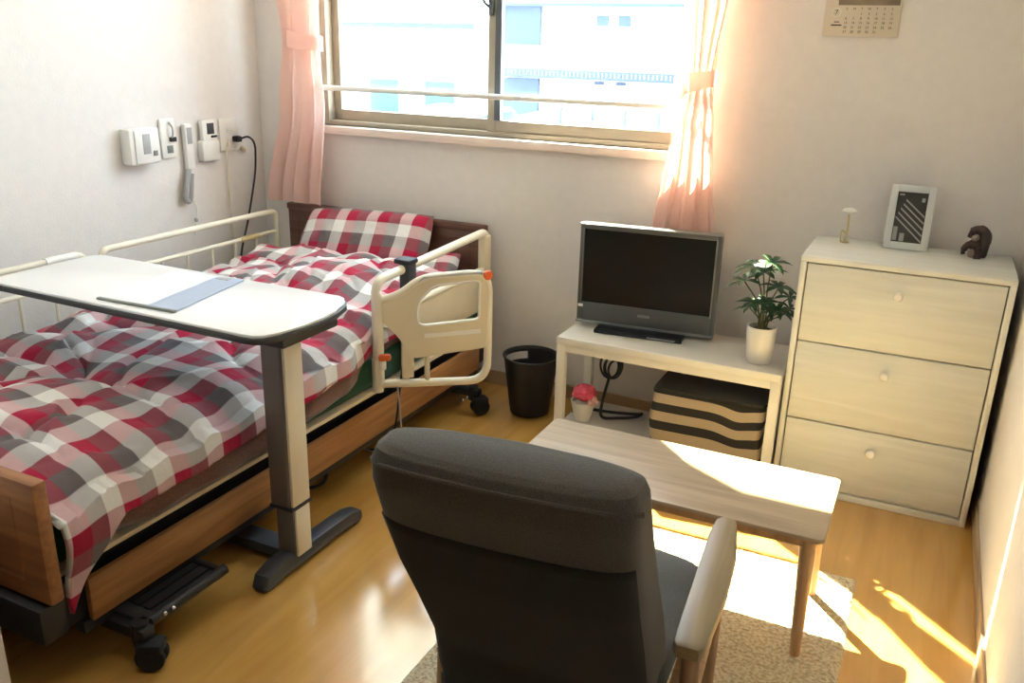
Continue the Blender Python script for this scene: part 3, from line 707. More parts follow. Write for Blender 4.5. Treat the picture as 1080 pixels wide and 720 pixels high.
ol = thing('wall_outlet', 'white wall outlet plate nearest the window with a black plug in it', 'outlet', (XL, 2.93, .93))
obj('plate', wallbox(MB(), 2.878, 2.985, .93, 1.066, 0, .010, .004), M['white_plastic'], ol)
for z in (.965, 1.025): obj('socket', wallbox(MB(), 2.92, 2.955, z-.02, z+.02, .009, .013, .002), M['white_plastic'], ol)
pw = thing('electric_cable', 'black electric cable curving down the left wall from the outlet behind the bed', 'cable', (XL, 3.0, .40))
obj('plug', MB().box(XL+.012, XL+.045, 2.945, 2.975, .965, .99, .005), M['black'], pw)
obj('cable', MB().tube(spline([(XL+.04, 2.965, .978), (XL+.055, 3.0, .985), (XL+.05, 3.04, .955), (XL+.04, 3.055, .90), (XL+.03, 3.05, .80), (XL+.03, 2.99, .62), (XL+.03, 2.93, .47), (XL+.03, 2.91, .30), (XL+.03, 2.90, .10), (XL+.04, 2.85, .008)]), .0045, 8), M['black'], pw)
cc = obj('cream_cord', MB().tube(spline([(XL+.012, 2.92, .965), (XL+.02, 2.90, .90), (XL+.015, 2.90, .75), (XL+.012, 2.905, .5), (XL+.015, 2.9, .2), (XL+.02, 2.9, .01)]), .003, 6), M['cream_plastic'])
tag(cc, 'thin cream cord running straight down the wall below the outlet', 'cord')
hk = thing('wall_hook', 'tiny cream hook on the wall to the right of the outlet', 'hook', (XL, 3.01, .925))
obj('hook_body', MB().ball((XL+.008, 3.01, .93), .009, (.9, 1, 1.2)).tube(spline([(XL+.006, 3.01, .925), (XL+.02, 3.01, .918), (XL+.024, 3.01, .93)]), .003, 6), M['gold'], hk)

# ------------------------------------------------------------------ waste bin
bn = thing('waste_bin', 'black open-top waste bin with a handle slot beside the television stand', 'bin', (-1.31, 2.95, 0))
bxc, byc = -1.315, 2.945
b = bmesh.new(); seg, lv = 56, 24; rings = []
for j in range(lv+1):
    t = j/lv; r = .078+.031*t; rings.append([b.verts.new((bxc+r*math.cos(2*math.pi*k/seg), byc+r*math.sin(2*math.pi*k/seg), .004+.236*t)) for k in range(seg)])
ang = math.radians(154); ks = int(round((ang % (2*math.pi))/(2*math.pi)*seg))
for j in range(lv):
    for k in range(seg):
        dk = min((k-ks) % seg, (ks-k-1) % seg)
        if 19 <= j <= 21 and dk <= 4: continue
        b.faces.new((rings[j][k], rings[j][(k+1) % seg], rings[j+1][(k+1) % seg], rings[j+1][k]))
b.faces.new(rings[0][::-1])
m_ = MB(); m_._merge(b); bo = obj('bin_shell', m_, M['black'], bn)
s = bo.modifiers.new('thick', 'SOLIDIFY'); s.thickness = .003; s.offset = -1
obj('rim', MB().tube([(bxc+.1095*math.cos(2*math.pi*k/48), byc+.1095*math.sin(2*math.pi*k/48), .240) for k in range(48)], .004, 8, closed=True), M['black'], bn)

# ------------------------------------------------------------------ television stand
SX0, SX1, SY0, SY1, SZ = -1.122, -.335, 2.735, 3.06, .412
st = thing('tv_stand', 'low white open television stand with one lower shelf under the window', 'tv stand', ((SX0+SX1)/2, (SY0+SY1)/2, 0))
obj('top_board', MB().box(SX0, SX1, SY0, SY1, SZ-.022, SZ, .003), M['stand_top'], st)
obj('front_edge', MB().box(SX0, SX1, SY0-.004, SY0+.001, SZ-.024, SZ+.001, .001), M['stand'], st)
obj('apron', MB().box(SX0+.03, SX1-.03, SY0+.004, SY0+.02, SZ-.055, SZ-.022, .002), M['stand'], st)
obj('apron', MB().box(SX0+.004, SX0+.02, SY0+.03, SY1-.03, SZ-.055, SZ-.022, .002), M['stand'], st)
for x in (SX0, SX1-.032):
    for y in (SY0, SY1-.032): obj('leg', MB().box(x, x+.032, y, y+.032, 0, SZ-.022, .002), M['stand'], st)
obj('lower_shelf', MB().box(SX0+.004, SX1-.004, SY0+.004, SY1-.004, .035, .055, .002), M['stand_top'], st)

# television
tv = thing('television', 'grey flat-screen television standing on the white stand', 'television', (-.865, 2.925, SZ), math.radians(5.6), False)
def tvbox(mb, *a, **k): return mb.box(*a, **k)
W2, H0, H1 = .252, .018, .385
bz = MB(); bz.box(-W2, W2, .0, .05, H0, H1, .008, 2); bz.box(-.17, .17, .05, .085, .06, .33, .02)
body = obj('housing', bz, M['tv_bezel'], tv)
fm = MB(); fm.frame(-W2+.002, W2-.002, -.006, .004, H0+.002, H1-.002, .016, .075); obj('bezel', fm, M['tv_bezel'], tv)
tr = MB(); tr.box(-W2-.001, W2+.001, -.004, .03, H1-.006, H1+.001, .002).box(-W2-.001, W2+.001, -.008, .02, H0-.002, H0+.008, .002)
tr.box(W2-.018, W2-.013, -.0075, .0, H0+.07, H1-.015).box(-W2+.013, -W2+.016, -.0075, .0, H0+.07, H1-.015)
obj('silver_trim', tr, M['tv_trim'], tv)
obj('screen', MB().box(-W2+.014, W2-.014, -.003, .006, H0+.07, H1-.014), M['tv_screen'], tv, False)
obj('sticker', MB().box(-W2+.006, -W2+.024, -.0085, -.006, H0+.058, H0+.068, .0005), M['white_plastic'], tv)
obj('maker_badge', MB().box(-.022, .022, -.0075, -.006, H0+.042, H0+.052, .0004), M['tv_trim'], tv)
nk = MB().box(-.05, .05, .012, .04, .008, .05, .004); obj('neck', nk, M['tv_base'], tv)
bs = MB().prism([(-.165, -.07), (.155, -.07), (.155, .07), (.12, .10), (-.13, .10), (-.165, .07)], .016, Matrix.Translation((0, 0, .0005)), .004)
base = obj('base', bs, M['tv_base'], tv)
obj('base_badge', MB().box(.03, .13, -.0705, -.0698, .005, .011), M['tv_trim'], base)

# potted plant
def leaflet(mb, base, d, L, w, nrm):
    d = d.normalized(); s_ = d.cross(nrm).normalized(); n2 = s_.cross(d)
    P = []
    for t, ww, dr in ((0, .05, 0), (.25, .8, .02), (.55, 1, .0), (.8, .6, -.10), (1, .02, -.22)):
        c = base + d*L*t + n2*L*dr; P.append((c-s_*w*ww/2+n2*w*.12*ww, c, c+s_*w*ww/2+n2*w*.12*ww))
    vs = [p for r in P for p in r]; fs = []
    for i in range(4):
        a = i*3; fs += [(a, a+1, a+4, a+3), (a+1, a+2, a+5, a+4)]
    mb.faces(vs, fs)
pp = thing('potted_plant', 'leafy green umbrella plant in a tall white pot beside the television', 'plant', (-.43, 2.83, SZ))
px, py = -.43, 2.83
pot = obj('pot', MB().lathe([(.02, SZ+.001), (.036, SZ+.001), (.040, SZ+.01), (.046, SZ+.06), (.049, SZ+.125), (.047, SZ+.128), (.044, SZ+.125), (.043, SZ+.11), (.0, SZ+.108)], px, py, 32, False), M['pot'], pp)
obj('soil', MB().lathe([(.0, SZ+.113), (.025, SZ+.114), (.0435, SZ+.111)], px, py, 24, False), M['soil'], pp)
stems = MB(); fol = MB(); rnd = random.Random(4)
tops = [((-.045, -.01, .325), 7, .088), ((-.02, .02, .30), 7, .08), ((-.075, .0, .27), 6, .07), ((.01, -.02, .345), 6, .07), ((.035, .01, .26), 7, .07), ((.075, .0, .235), 6, .06), ((-.035, -.02, .205), 7, .065), ((.005, -.035, .215), 7, .06), ((.045, -.02, .19), 7, .06), ((-.05, .01, .18), 6, .055), ((.06, .02, .17), 6, .05), ((.02, .0, .175), 6, .05), ((.08, -.01, .20), 5, .05)]
for (dx, dy, dz), n, L in tops:
    tip = Vector((px+dx, py+dy, SZ+dz)); stems.tube(spline([(px+dx*.15, py+dy*.2, SZ+.11), (px+dx*.3, py+dy*.4, SZ+.11+(dz-.11)*.55), tip], 5), .0024, 6)
    axis = Vector((dx*3, dy*3-.15, .8)).normalized(); t0 = axis.orthogonal().normalized(); t1 = axis.cross(t0); a0 = rnd.uniform(0, 6)
    for k in range(n):
        a = a0+2*math.pi*k/n; d = t0*math.cos(a)+t1*math.sin(a)+axis*rnd.uniform(.05, .3)
        leaflet(fol, tip, d, L*rnd.uniform(.75, 1.05), L*.30, axis)
obj('stems', stems, M['stem'], pp); obj('foliage', fol, M['leaf'], pp)

# small flower pot on the lower shelf
fp = thing('flower_pot', 'little white pot with a round pink flower on the lower shelf', 'flower pot', (-1.055, 2.86, .055))
fx, fy, fz = -1.055, 2.86, .0555
FS = 1.25
def fq(v): return v*FS
obj('pot', MB().lathe([(fq(.014), fz), (fq(.024), fz), (fq(.036), fz+fq(.055)), (fq(.037), fz+fq(.062)), (fq(.033), fz+fq(.062)), (fq(.031), fz+fq(.05)), (.0, fz+fq(.048))], fx, fy, 28, False), M['pot'], fp)
fl = MB(); rnd = random.Random(2)
for ring, (n, tilt, rr) in enumerate(((4, .3, .014), (7, .75, .027), (9, 1.2, .036), (10, 1.65, .040))):
    for k in range(n):
        a = 2*math.pi*k/n+ring*.4; d = Vector((math.cos(a)*math.sin(tilt), math.sin(a)*math.sin(tilt), math.cos(tilt)))
        rot = (d+Vector((0, 0, .5))).to_track_quat('Z', 'Y').to_matrix().to_4x4()
        fl.ball(Vector((fx+.004, fy, fz+.112))+d*rr, .017, (1, .9, .30), 1, mat=rot)
fl.ball((fx+.004, fy, fz+.106), .033, sub=2)
obj('blossom', fl, M['pink_flower'], fp)
obj('pale_bud', MB().ball((fx+.045, fy-.012, fz+.092), .016, (1, .8, 1)).ball((fx+.052, fy-.010, fz+.080), .014, (.7, 1, 1)).ball((fx+.038, fy-.024, fz+.084), .012), M['pink_pale'], fp)

# storage basket
bk = thing('storage_basket', 'black and beige striped fabric storage box on the lower shelf', 'storage box', (-.57, 2.87, .055))
bx0, bx1, by0, by1, bz0, bz1 = -.765, -.378, 2.752, 2.99, .0565, .275
vs = []; fs = []; uv = []
outline = []
rr = .022
def rrect(x0, x1, y0, y1, r, n=5, m=14):
    pts = []
    for cx_, cy_, a in ((x1-r, y0+r, -90), (x1-r, y1-r, 0), (x0+r, y1-r, 90), (x0+r, y0+r, 180)):
        for k in range(n+1):
            t = math.radians(a+90*k/n); pts.append((cx_+r*math.cos(t), cy_+r*math.sin(t)))
    out = []
    for i in range(len(pts)):
        a, b_ = pts[i], pts[(i+1) % len(pts)]; d = math.hypot(b_[0]-a[0], b_[1]-a[1]); k = max(1, int(d/.012))
        for q in range(k): out.append((a[0]+(b_[0]-a[0])*q/k, a[1]+(b_[1]-a[1])*q/k))
    return out
ol_ = rrect(bx0, bx1, by0, by1, rr); nl = 30
for j in range(nl+1):
    t = j/nl
    for x, y in ol_:
        sx = (x-bx0)/(bx1-bx0)
        wob = .010*math.sin(t*math.pi)*(.5+.5*math.sin(sx*6+1)) if y < by0+.05 else 0
        vs.append((x+.004*math.sin(t*9), y-wob*.9, bz0+(bz1-bz0)*t))
        dip = -.10*math.exp(-((sx-.78)/.13)**2)*t*(1.25-t)*2.2 if y < by0+.05 else 0
        uv.append((x, t - dip*.9))
nn = len(ol_)
for j in range(nl):
    for k in range(nn): fs.append((j*nn+k, j*nn+(k+1) % nn, (j+1)*nn+(k+1) % nn, (j+1)*nn+k))
fs.append(tuple(range(nn))[::-1])
uv_mesh('striped_side', vs, fs, uv, M['striped'], bk)
lid = MB(); poly = rrect(bx0+.004, bx1-.004, by0+.004, by1-.004, rr)
obj('lid', MB().prism(poly, .016, Matrix.Translation((0, 0, bz1-.006)), .005), M['basket_top'], bk)
obj('handle', MB().tube(spline([(bx0+.06, by1-.07, bz1+.01), (bx0+.09, by1-.07, bz1+.026), (bx0+.16, by1-.07, bz1+.026), (bx0+.19, by1-.07, bz1+.01)], 5), .006, 8), M['basket_top'], bk)
obj('zip_pull', MB().box(bx1-.008, bx1+.004, by0+.05, by0+.062, bz1-.02, bz1+.004, .003), M['chrome'], bk)

# bundled cable behind the stand
cb = thing('cable_bundle', 'coiled black cable hanging under the television stand top', 'cable', (-1.0, 3.0, .06))
cbm = MB()
cbm.tube(spline([(-1.0, 3.01, .385), (-1.0, 3.0, .34), (-1.01, 3.0, .29)]), .005, 6)
for k in range(4):
    c0 = (-1.0+.012*(k % 2), 2.99+.006*k, .245-.008*k); a0 = k*.4
    cbm.tube([(c0[0]+(.040-.004*k)*math.cos(2*math.pi*i/30)*(1-.25*math.sin(a0)), c0[1]+.012*math.sin(2*math.pi*i/30+a0), c0[2]+(.052-.006*k)*math.sin(2*math.pi*i/30)) for i in range(30)], .0045, 6, closed=True)
obj('coil', cbm, M['black'], cb)
obj('trailing_lead', MB().tube(spline([(-1.0, 2.99, .20), (-1.01, 2.95, .10), (-.99, 2.9, .063), (-.93, 2.92, .063), (-.87, 2.93, .075), (-.85, 2.95, .085), (-.88, 2.97, .07), (-.98, 2.96, .062), (-1.06, 2.95, .062)]), .006, 8), M['black'], cb)
obj('cable_tie', MB().tube([(-1.0+.014*math.cos(2*math.pi*i/16), 2.995+.014*math.sin(2*math.pi*i/16), .292) for i in range(16)], .004, 6, closed=True), M['dark_plastic'], cb)
wl = obj('floor_wire', MB().tube(spline([(-1.15, 2.98, .006), (-1.13, 2.93, .03), (-1.105, 2.90, .0615), (-1.08, 2.93, .0615), (-1.06, 2.97, .0615)]), .0035, 6), M['dark_plastic'])
tag(wl, 'thin dark wire at the left end of the lower shelf behind the flower pot', 'wire')

# ------------------------------------------------------------------ dresser
DX0, DX1, DY0, DY1, DZ = -.330, .266, 2.78, 3.135, .80
dr = thing('chest_of_drawers', 'white wood-grain chest with three deep drawers in the right corner', 'chest of drawers', ((DX0+DX1)/2, (DY0+DY1)/2, 0))
cs = MB(); w = .018
cs.box(DX0, DX0+w, DY0, DY1, 0, DZ-w, .002).box(DX1-w, DX1, DY0, DY1, 0, DZ-w, .002).box(DX0+w, DX1-w, DY0, DY1, 0.0, .022, .002).box(DX0+w, DX1-w, DY1-.012, DY1, .022, DZ-w)
obj('carcass', cs, M['dresser_frame'], dr)
obj('top_board', MB().box(DX0, DX1, DY0, DY1, DZ-w, DZ, .002), M['dresser'], dr)
obj('drawer_recess', MB().box(DX0+w, DX1-w, DY0+.02, DY0+.025, .022, DZ-w), M['dresser_gap'], dr)
edges = [DZ-w-.003, .524, .258, .024]
for (za, zb_), kz in zip(zip(edges, edges[1:]), (.712, .455, .19)):
    d = obj('drawer', MB().box(DX0+w+.004, DX1-w-.004, DY0+.003, DY0+.30, zb_+.003, za-.002, .002), M['dresser'], dr)
    kb = MB(); kb.lathe([(.005, 0), (.006, .010), (.013, .016), (.014, .024), (.010, .029), (.001, .030)], seg=20, mat=Matrix.Translation((-.037, DY0+.004, kz)) @ Matrix.Rotation(math.pi/2, 4, 'X'))
    obj('knob', kb, M['white_plastic'], d)

# ornaments on the chest
orn = thing('stem_ornament', 'small gold stem ornament with a white round cap on the chest', 'ornament', (-.232, 3.06, DZ))
ox, oy = -.232, 3.06
obj('stem', MB().tube(spline([(ox, oy, DZ+.002), (ox+.002, oy, DZ+.05), (ox, oy, DZ+.10)]), .004, 8).tube(spline([(ox, oy, DZ+.03), (ox-.012, oy, DZ+.04), (ox-.016, oy, DZ+.028), (ox-.014, oy, DZ+.0)]), .003, 6).lathe([(.012, DZ+.0005), (.012, DZ+.004), (.003, DZ+.006)], ox, oy, 16), M['gold'], orn)
obj('cap', MB().lathe([(.002, DZ+.096), (.020, DZ+.100), (.024, DZ+.106), (.019, DZ+.112), (.008, DZ+.115), (.001, DZ+.1155)], ox, oy, 24), M['white_plastic'], orn)

pf = thing('photo_frame', 'white upright photo frame with a black and white picture on the chest', 'photo frame', (-.05, 3.06, DZ))
FM = Matrix.Translation((-.048, 3.045, DZ+.001)) @ Matrix.Rotation(math.radians(2), 4, 'Z') @ Matrix.Rotation(math.radians(-12), 4, 'X')
fw, fh, bw = .066, .205, .021
fr = MB(); fr.box(-fw, -fw+bw, -.006, .008, 0, fh, .002, mat=FM).box(fw-bw, fw, -.006, .008, 0, fh, .002, mat=FM).box(-fw+bw, fw-bw, -.006, .008, 0, bw+.002, .002, mat=FM).box(-fw+bw, fw-bw, -.006, .008, fh-bw, fh, .002, mat=FM)
obj('frame', fr, M['photo_frame'], pf)
pic = obj('picture', MB().box(-fw+bw, fw-bw, .001, .004, bw, fh-bw, mat=FM), M['dark_print'], pf)
stp = MB()
for k in range(5):
    z0 = .100+.014*k; x0 = -.042+.006*k
    stp.faces([FM @ Vector(p) for p in ((x0, .0005, z0), (.043, .0005, z0-.075+.006*k), (.043, .0005, z0-.069+.006*k), (x0, .0005, z0+.006))], [(0, 1, 2, 3)])
for x0, x1, z0, z1 in ((-.043, -.030, .028, .072), (-.022, -.008, .026, .052), (.028, .038, .155, .168), (-.04, -.025, .172, .178)):
    stp.faces([FM @ Vector(p) for p in ((x0, .0005, z0), (x1, .0005, z0), (x1, .0005, z1), (x0, .0005, z1))], [(0, 1, 2, 3)])
obj('pale_shapes', stp, M['grey_plastic'], pic, False)
obj('easel_leg', MB().box(-.02, .02, .0, .004, 0, .115, .001, mat=Matrix.Translation((-.048, 3.116, DZ+.001)) @ Matrix.Rotation(math.radians(14), 4, 'X')), M['photo_frame'], pf)

eg = thing('animal_figurine', 'small dark brown arched animal figurine at the right end of the chest', 'figurine', (.15, 3.05, DZ))
ex, ey = .152, 3.045
bd = MB()
bd.tube(spline([(ex-.018, ey, DZ+.062), (ex-.012, ey, DZ+.082), (ex+.006, ey, DZ+.088), (ex+.022, ey, DZ+.074), (ex+.024, ey, DZ+.045), (ex+.020, ey, DZ+.004)], 6), [.010]*6+[.014]*6+[.017]*6+[.018]*6+[.016]*6+[.013], 12)
bd.ball((ex-.002, ey-.004, DZ+.042), .022, (1.0, .75, .85))
bd.tube(spline([(ex-.008, ey-.006, DZ+.045), (ex-.024, ey-.008, DZ+.036), (ex-.032, ey-.008, DZ+.020), (ex-.030, ey-.008, DZ+.010)], 5), [.012]*5+[.010]*5+[.007]*6, 10)
bd.tube([(ex+.008, ey-.012, DZ+.035), (ex+.010, ey-.014, DZ+.0)], .011, 10)
obj('body', bd, M['brown_wood'], eg)
obj('pale_face', MB().ball((ex-.004, ey-.014, DZ+.064), .012, (1, .6, .9)), M['tan_wood'], eg)
obj('pale_chest', MB().ball((ex-.008, ey-.015, DZ+.016), .012, (1, .6, 1.2)), M['tan_wood'], eg)

# calendar on the back wall
cal = thing('wall_calendar', 'paper wall calendar with date grid hanging on the window wall', 'calendar', (-.29, YW, 1.45))
CM = Matrix.Translation((-.290, YW-.006, 1.45)) @ Matrix.Rotation(math.radians(0.0), 4, 'Y')
obj('sheet', MB().box(-.114, .114, -.003, .005, 0, .40, .001, mat=CM), M['calendar_paper'], cal)
obj('picture', MB().box(-.075, .108, -.0045, -.0028, .094, .38, mat=CM), M['cal_print'], cal, False)
RX = Matrix.Rotation(math.pi/2, 4, 'X')
obj('month_circle', MB().lathe([(.012, 0), (.0125, .0006), (.0145, .0006), (.0145, 0)], seg=28, cap=False, mat=CM @ Matrix.Translation((-.078, -.0032, .072)) @ RX), M['white_plastic'], cal)
text_mesh('7', .020, CM @ Matrix.Translation((-.078, -.0036, .072)) @ RX, 'month_number', M['ink'], cal)
dates = obj('date_grid', MB().box(-.09, -.058, -.0034, -.003, .032, .036, mat=CM).box(-.082, -.066, -.0034, -.003, .042, .045, mat=CM), M['ink'], cal, False)
lines = [('S M T W T F S'.split(), .083)]; day = 1; off = 2; z = .068
for rw in range(5):
    row = []
    for c in range(7):
        if (rw == 0 and c < off) or day > 31: row.append('')
        else: row.append(str(day)); day += 1
    lines.append((row, z)); z -= .0135
for row, z in lines:
    for c, s_ in enumerate(row):
        if s_: text_mesh(s_, .0105, CM @ Matrix.Translation((-.047+.0225*c, -.0036, z)) @ RX, 'calendar_date', M['ink'], dates)

# ------------------------------------------------------------------ rug
n, m_ = 180, 280; vs = []; fs = []; rx0, rx1, ry0, ry1 = -.915, -.010, .88, 2.31
for j in range(m_+1):
    for i in range(n+1):
        u, v = i/n, j/m_; e = min(u, 1-u)*(rx1-rx0); f = min(v, 1-v)*(ry1-ry0); d = min(e, f)
        z = .001 + .010*min(1, d/.012)**.5 + (.0022*noise.noise((u*150, v*230, 0)) + .0018*noise.noise((u*60, v*95, 3)) if d > .004 else 0)
        vs.append((rx0+(rx1-rx0)*u+.002*noise.noise((v*60, 1, u)), ry0+(ry1-ry0)*v+.002*noise.noise((u*60, 5, v)), max(.0008, z)))
for j in range(m_):
    for i in range(n):
        a = j*(n+1)+i; fs.append((a, a+1, a+n+2, a+n+1))
rug = obj('rug', MB().faces(vs, fs), M['rug']); tag(rug, 'beige short-pile rug under the armchair and coffee table', 'rug')

# ------------------------------------------------------------------ coffee table
ct = thing('coffee_table', 'low rectangular wooden coffee table with tapered round legs on the rug', 'coffee table', (-.53, 2.04, 0))
TX0, TX1, TY0, TY1, TZ = -.895, -.088, 1.865, 2.205, .350
obj('tabletop', MB().prism([(TX0+.012, TY0), (TX1-.012, TY0), (TX1-.004, TY0+.004), (TX1, TY0+.012), (TX1, TY1-.012), (TX1-.004, TY1-.004), (TX1-.012, TY1), (TX0+.012, TY1), (TX0+.004, TY1-.004), (TX0, TY1-.012), (TX0, TY0+.012), (TX0+.004, TY0+.004)], .012, Matrix.Translation((0, 0, TZ-.012)), .002), M['table_wood'], ct)
obj('under_frame', MB().box(TX0+.03, TX1-.03, TY0+.025, TY0+.043, TZ-.042, TZ-.012, .002).box(TX0+.03, TX1-.03, TY1-.043, TY1-.025, TZ-.042, TZ-.012, .002).box(TX0+.03, TX0+.05, TY0+.04, TY1-.04, TZ-.042, TZ-.012).box(TX1-.05, TX1-.03, TY0+.04, TY1-.04, TZ-.042, TZ-.012), M['table_leg'], ct)
for sx in (0, 1):
    for sy_ in (0, 1):
        x = TX0+.045 if sx == 0 else TX1-.038; y = TY0+.042 if sy_ == 0 else TY1-.042
        obj('leg', MB().tube([(x+(-.010 if sx == 0 else .010)*1.0, y+(-.012 if sy_ == 0 else .012), .011), (x, y, TZ-.012)], [.0125, .0195], 16), M['table_leg'], ct)

# ------------------------------------------------------------------ armchair (local frame: x right, y forward, origin under the back's top)
ac = thing('armchair', 'charcoal high-back armchair with pale wooden arms, its back to the viewer', 'armchair', (-.492, .975, .013), math.radians(4.5), False)
# backrest: closed cushion swept along a reclined, slightly bowed spine
def back_cushion():
    prof = [  # (height z, v offset of rear face, half width, thickness)
        (.05, .268, .213, .09), (.12, .258, .213, .11), (.22, .245, .213, .14), (.33, .215, .213, .16), (.45, .150, .214, .16), (.56, .088, .214, .15), (.68, .032, .213, .135), (.755, .003, .212, .125), (.79, -.001, .209, .12), (.808, .008, .203, .10), (.815, .022, .190, .07)]
    seg = 48; vs = []; fs = []
    P = []
    for i in range(len(prof)-1):
        for k in range(6):
            t = k/6; P.append([prof[i][q]+(prof[i+1][q]-prof[i][q])*t for q in range(4)])
    P.append(list(prof[-1]))
    for z, v0, hw, th in P:
        for k in range(seg):
            a = 2*math.pi*k/seg; c, s_ = math.cos(a), math.sin(a)
            sq = lambda q, e: math.copysign(abs(q)**e, q)
            x = sq(c, .32)*hw*(1+(.07+.20*max(0, .7-z))*max(0, s_)); y = v0+th/2+sq(s_, .55)*th/2
            y += .022*(1-(x/hw)**2)*(1 if s_ > 0 else -.6)     # bowed both ways
            vs.append((x, y, z))
    n = len(P)
    for j in range(n-1):
        for k in range(seg): fs.append((j*seg+k, j*seg+(k+1) % seg, (j+1)*seg+(k+1) % seg, (j+1)*seg+k))
    fs.append(tuple(range(seg))[::-1]); fs.append(tuple((n-1)*seg+k for k in range(seg)))
    return vs, fs, P
vs, fs, P = back_cushion()
bk_ = obj('backrest', MB().faces(vs, fs), M['chair_fab'], ac)
# darker back cover: a shell over the lower rear face
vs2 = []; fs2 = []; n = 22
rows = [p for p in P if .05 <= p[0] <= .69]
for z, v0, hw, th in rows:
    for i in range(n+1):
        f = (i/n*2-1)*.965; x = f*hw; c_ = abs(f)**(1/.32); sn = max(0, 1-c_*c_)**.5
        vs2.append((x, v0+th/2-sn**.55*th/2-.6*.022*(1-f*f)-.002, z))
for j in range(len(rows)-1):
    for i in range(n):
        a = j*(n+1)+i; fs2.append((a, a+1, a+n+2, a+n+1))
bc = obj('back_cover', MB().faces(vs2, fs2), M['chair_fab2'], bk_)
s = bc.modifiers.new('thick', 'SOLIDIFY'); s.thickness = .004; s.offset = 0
# piping along rear top edge
pts = []
for k in range(25):
    a = -1+2*k/24; x = .212*a; y = .003-.013*(1-a*a)+.035*abs(a)**10; z = .792-.012*abs(a)**8; pts.append((x, y, z))
lp = [(-.199, .06, .45), (-.2015, .042, .60), (-.203, .030, .72), (-.203, .028, .765)]
obj('piping', MB().tube(pts, .0045, 8), M['chair_fab'], bk_)
# seat cushion
sv, sf = pillow_mesh(.44, .38, .11, Matrix.Translation((.02, .478, .308)) @ Matrix.Rotation(math.radians(5), 4, 'X'), 5)[:2]
for i, v in enumerate(sv):
    x, y, z = v; g = math.hypot(x*7, (y-.45)*9); sv[i] = (x, y, z-.016*math.exp(-g*g*2.5) if z > .3 else z)
seat = obj('seat', MB().faces(sv, sf), M['seat_fab'], ac)
obj('seat_button', MB().ball((.02, .46, .345), .014, (1, 1, .5)), M['seat_fab'], seat)
obj('seat_frame', MB().box(-.21, .25, .26, .285, .21, .26, .004).box(-.21, .25, .62, .645, .235, .285, .004).box(-.21, -.188, .26, .64, .22, .265, .004).box(.228, .25, .26, .64, .22, .265, .004), M['chair_leg'], ac)
for sx in (-1, 1):
    xa = .046+.231*sx
    poly = []
    for v_, hw_ in ((.16, .018), (.172, .026), (.20, .029), (.33, .031), (.46, .030), (.54, .027), (.585, .021), (.60, .012)): poly.append((xa+hw_*1.0+(.006*sx if .2 < v_ < .5 else 0), v_))
    for v_, hw_ in ((.60, .012), (.585, .021), (.54, .026), (.46, .026), (.33, .026), (.20, .026), (.172, .025), (.16, .018)): poly.append((xa-hw_, v_))
    obj('armrest', MB().prism(poly, .026, Matrix.Translation((0, 0, .466)), .007), M['chair_wood'], ac)
    xl = .03+.240*sx
    obj('leg', MB().tube([(xl, .27, 0), (xl, .30, .25), (xl, .275, .47)], [.013, .018, .016], 12), M['chair_leg'], ac)
    obj('leg', MB().tube([(xl, .66, 0), (xl, .60, .25), (xl, .555, .47)], [.013, .018, .016], 12), M['chair_leg'], ac)
    obj('side_stretcher', MB().tube([(xl, .28, .245), (xl, .605, .27)], .013, 10), M['chair_leg'], ac)
obj('recline_lever', MB().tube(spline([(.262, .33, .30), (.272, .36, .335), (.272, .42, .36)]), .009, 8), M['chair_leg'], ac)
obj('lever_bolt', MB().cyl((.25, .33, .31), (.280, .33, .31), .009, 12), M['chrome'], ac)

# ------------------------------------------------------------------ outside
GZ = -1.25
struct('ground', MB().box(-60, 30, YW+.5, 90, GZ-.2, GZ), M['ext_ground'])
YB = 20.0; q = YB/12
def hx(x): return x*q
def hz(z): return 1.4+(z-1.4)*q
hs_ = thing('apartment_house', 'pale two-storey house across the lot seen through the right pane', 'house', (hx(-4.5), YB, GZ))
obj('wall', MB().box(hx(-5.92), hx(-1.5), YB, YB+6, GZ, 6.5), M['ext_white'], hs_, False)
for z0, z1 in ((1.39, 1.91), (.40, .93)): obj('dark_bay', MB().box(hx(-5.93), hx(-5.37), YB-.1, YB+.1, hz(z0), hz(z1)), M['ext_blue'], hs_, False)
bl_ = MB()
for k in range(64): bl_.box(hx(-5.92+k*.06), hx(-5.882+k*.06), YB-.50, YB-.46, hz(.99), hz(1.05))
bl_.box(hx(-5.92), hx(-2.0), YB-.50, YB-.45, hz(1.05), hz(1.075)).box(hx(-5.92), hx(-2.0), YB-.50, YB-.45, hz(.965), hz(.99)).box(hx(-5.92), hx(-2.0), YB-.5, YB, hz(.955), hz(.967))
obj('balcony_railing', bl_, M['ext_line'], hs_, False)
for x in (-4.45, -4.13): obj('small_window', MB().box(hx(x-.085), hx(x+.085), YB-.05, YB+.05, hz(1.66), hz(1.80), .01), M['ext_blue'], hs_, False)
for x in (-4.45, -4.13): obj('vent', MB().box(hx(x-.07), hx(x+.07), YB-.05, YB+.05, hz(.885), hz(.93), .01), M['ext_line'], hs_, False)
obj('eave', MB().box(hx(-6.0), hx(-1.4), YB-.3, YB+.1, hz(1.91), hz(1.95)), M['ext_line'], hs_, False)
h2 = thing('warehouse', 'bright white low building seen through the left window pane', 'building', (-20, 29, GZ))
obj('wall', MB().box(-32, -14, 26, 32, GZ, 1.90), M['ext_white'], h2, False)
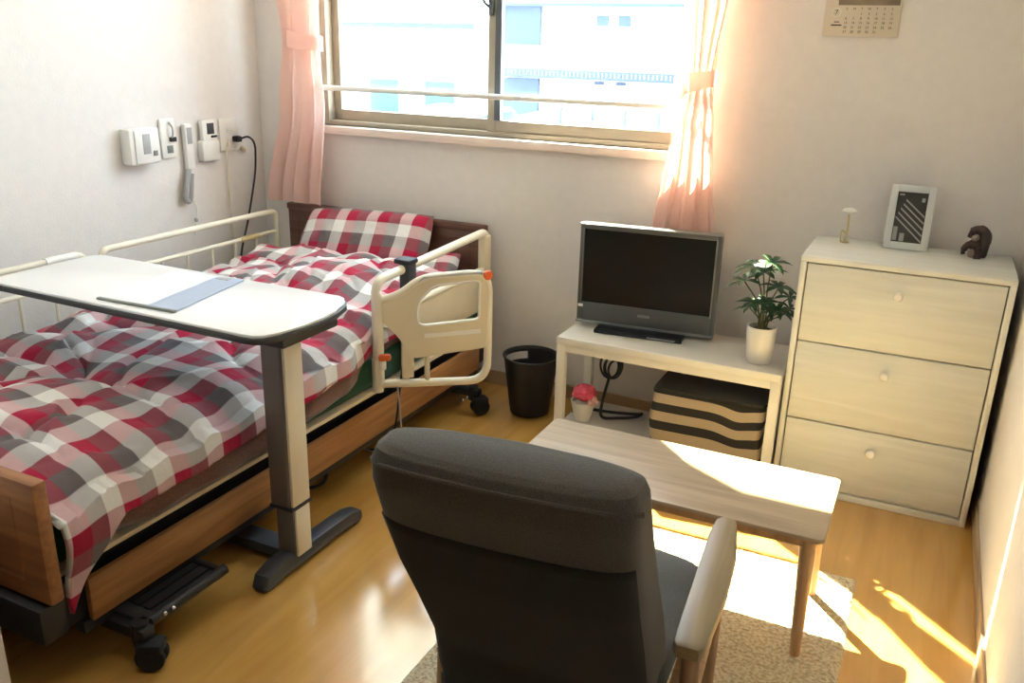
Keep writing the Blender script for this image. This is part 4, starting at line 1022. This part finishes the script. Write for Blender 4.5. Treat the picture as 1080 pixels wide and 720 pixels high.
obj('roof', MB().faces([(-32.4, 25.6, 1.92), (-13.6, 25.6, 1.92), (-13.6, 32, 2.9), (-32.4, 32, 2.9), (-32.4, 25.6, 1.80), (-13.6, 25.6, 1.80), (-13.6, 32, 2.78), (-32.4, 32, 2.78)], [(0, 1, 2, 3), (4, 5, 1, 0), (7, 6, 5, 4), (5, 6, 2, 1), (4, 0, 3, 7), (3, 2, 6, 7)]), M['ext_white'], h2, False)
obj('gutter', MB().cyl((-19.5, 25.5, 1.9), (-13.7, 25.5, 1.9), .11, 8), M['ext_roof'], h2)
for x in (-18.0, -15.8): obj('window', MB().box(x, x+1.1, 25.9, 26.05, -.95, .15), M['ext_roof'], h2, False)
def car(name, label, x, y, rz):
    t = thing(name, label, 'car', (x, y, GZ), rz, False)
    sec = [(-2.0, .35), (-2.05, .75), (-1.7, .95), (-.9, 1.02), (-.3, 1.42), (1.1, 1.45), (1.75, 1.02), (2.0, .95), (2.05, .4), (1.9, .28), (-1.9, .28)]
    SIDE = lambda w: Matrix(((1, 0, 0, 0), (0, 0, 1, -w/2), (0, 1, 0, 0), (0, 0, 0, 1)))
    obj('body', MB().prism(sec, 1.7, SIDE(1.7), .06), M['car'], t)
    obj('side_glass', MB().prism([(-.74, 1.05), (-.30, 1.36), (1.02, 1.39), (1.55, 1.05)], 1.72, SIDE(1.72), .01), M['car_glass'], t)
    obj('windscreen', MB().prism([(-.87, 1.06), (-.36, 1.40), (-.34, 1.36), (-.84, 1.02)], 1.36, SIDE(1.36)), M['car_glass'], t)
    obj('rear_glass', MB().prism([(1.16, 1.42), (1.70, 1.07), (1.68, 1.03), (1.13, 1.38)], 1.36, SIDE(1.36)), M['car_glass'], t)
    for wx in (-1.25, 1.3):
        for wy in (-.8, .68): obj('wheel', MB().lathe([(.10, 0), (.27, 0), (.30, .03), (.30, .11), (.27, .14), (.10, .14)], seg=24, mat=Matrix.Translation((wx, wy+.14, .30)) @ Matrix.Rotation(math.pi/2, 4, 'X')), M['black_rubber'], t)
    return t
car('car', 'silver-white car parked outside behind the right pane', -6.2, 15.0, math.radians(92))
car('car', 'silver-white car parked outside behind the left pane next to the window mullion', -8.6, 15.0, math.radians(90))
fn = thing('mesh_fence', 'light wire fence outside at the bottom of the right pane', 'fence', (-3.4, 11.0, GZ))
f_ = MB()
for k in range(9): obj('post', MB().cyl((-4.6+k*.45, 11.0, GZ), (-4.6+k*.45, 11.0, .62), .02, 6), M['ext_line'], fn)
f2 = MB()
for k in range(6): f2.cyl((-4.65, 11.0, .1+k*.1), (-.95, 11.0, .1+k*.1), .008, 4)
obj('wire', f2, M['ext_line'], fn)
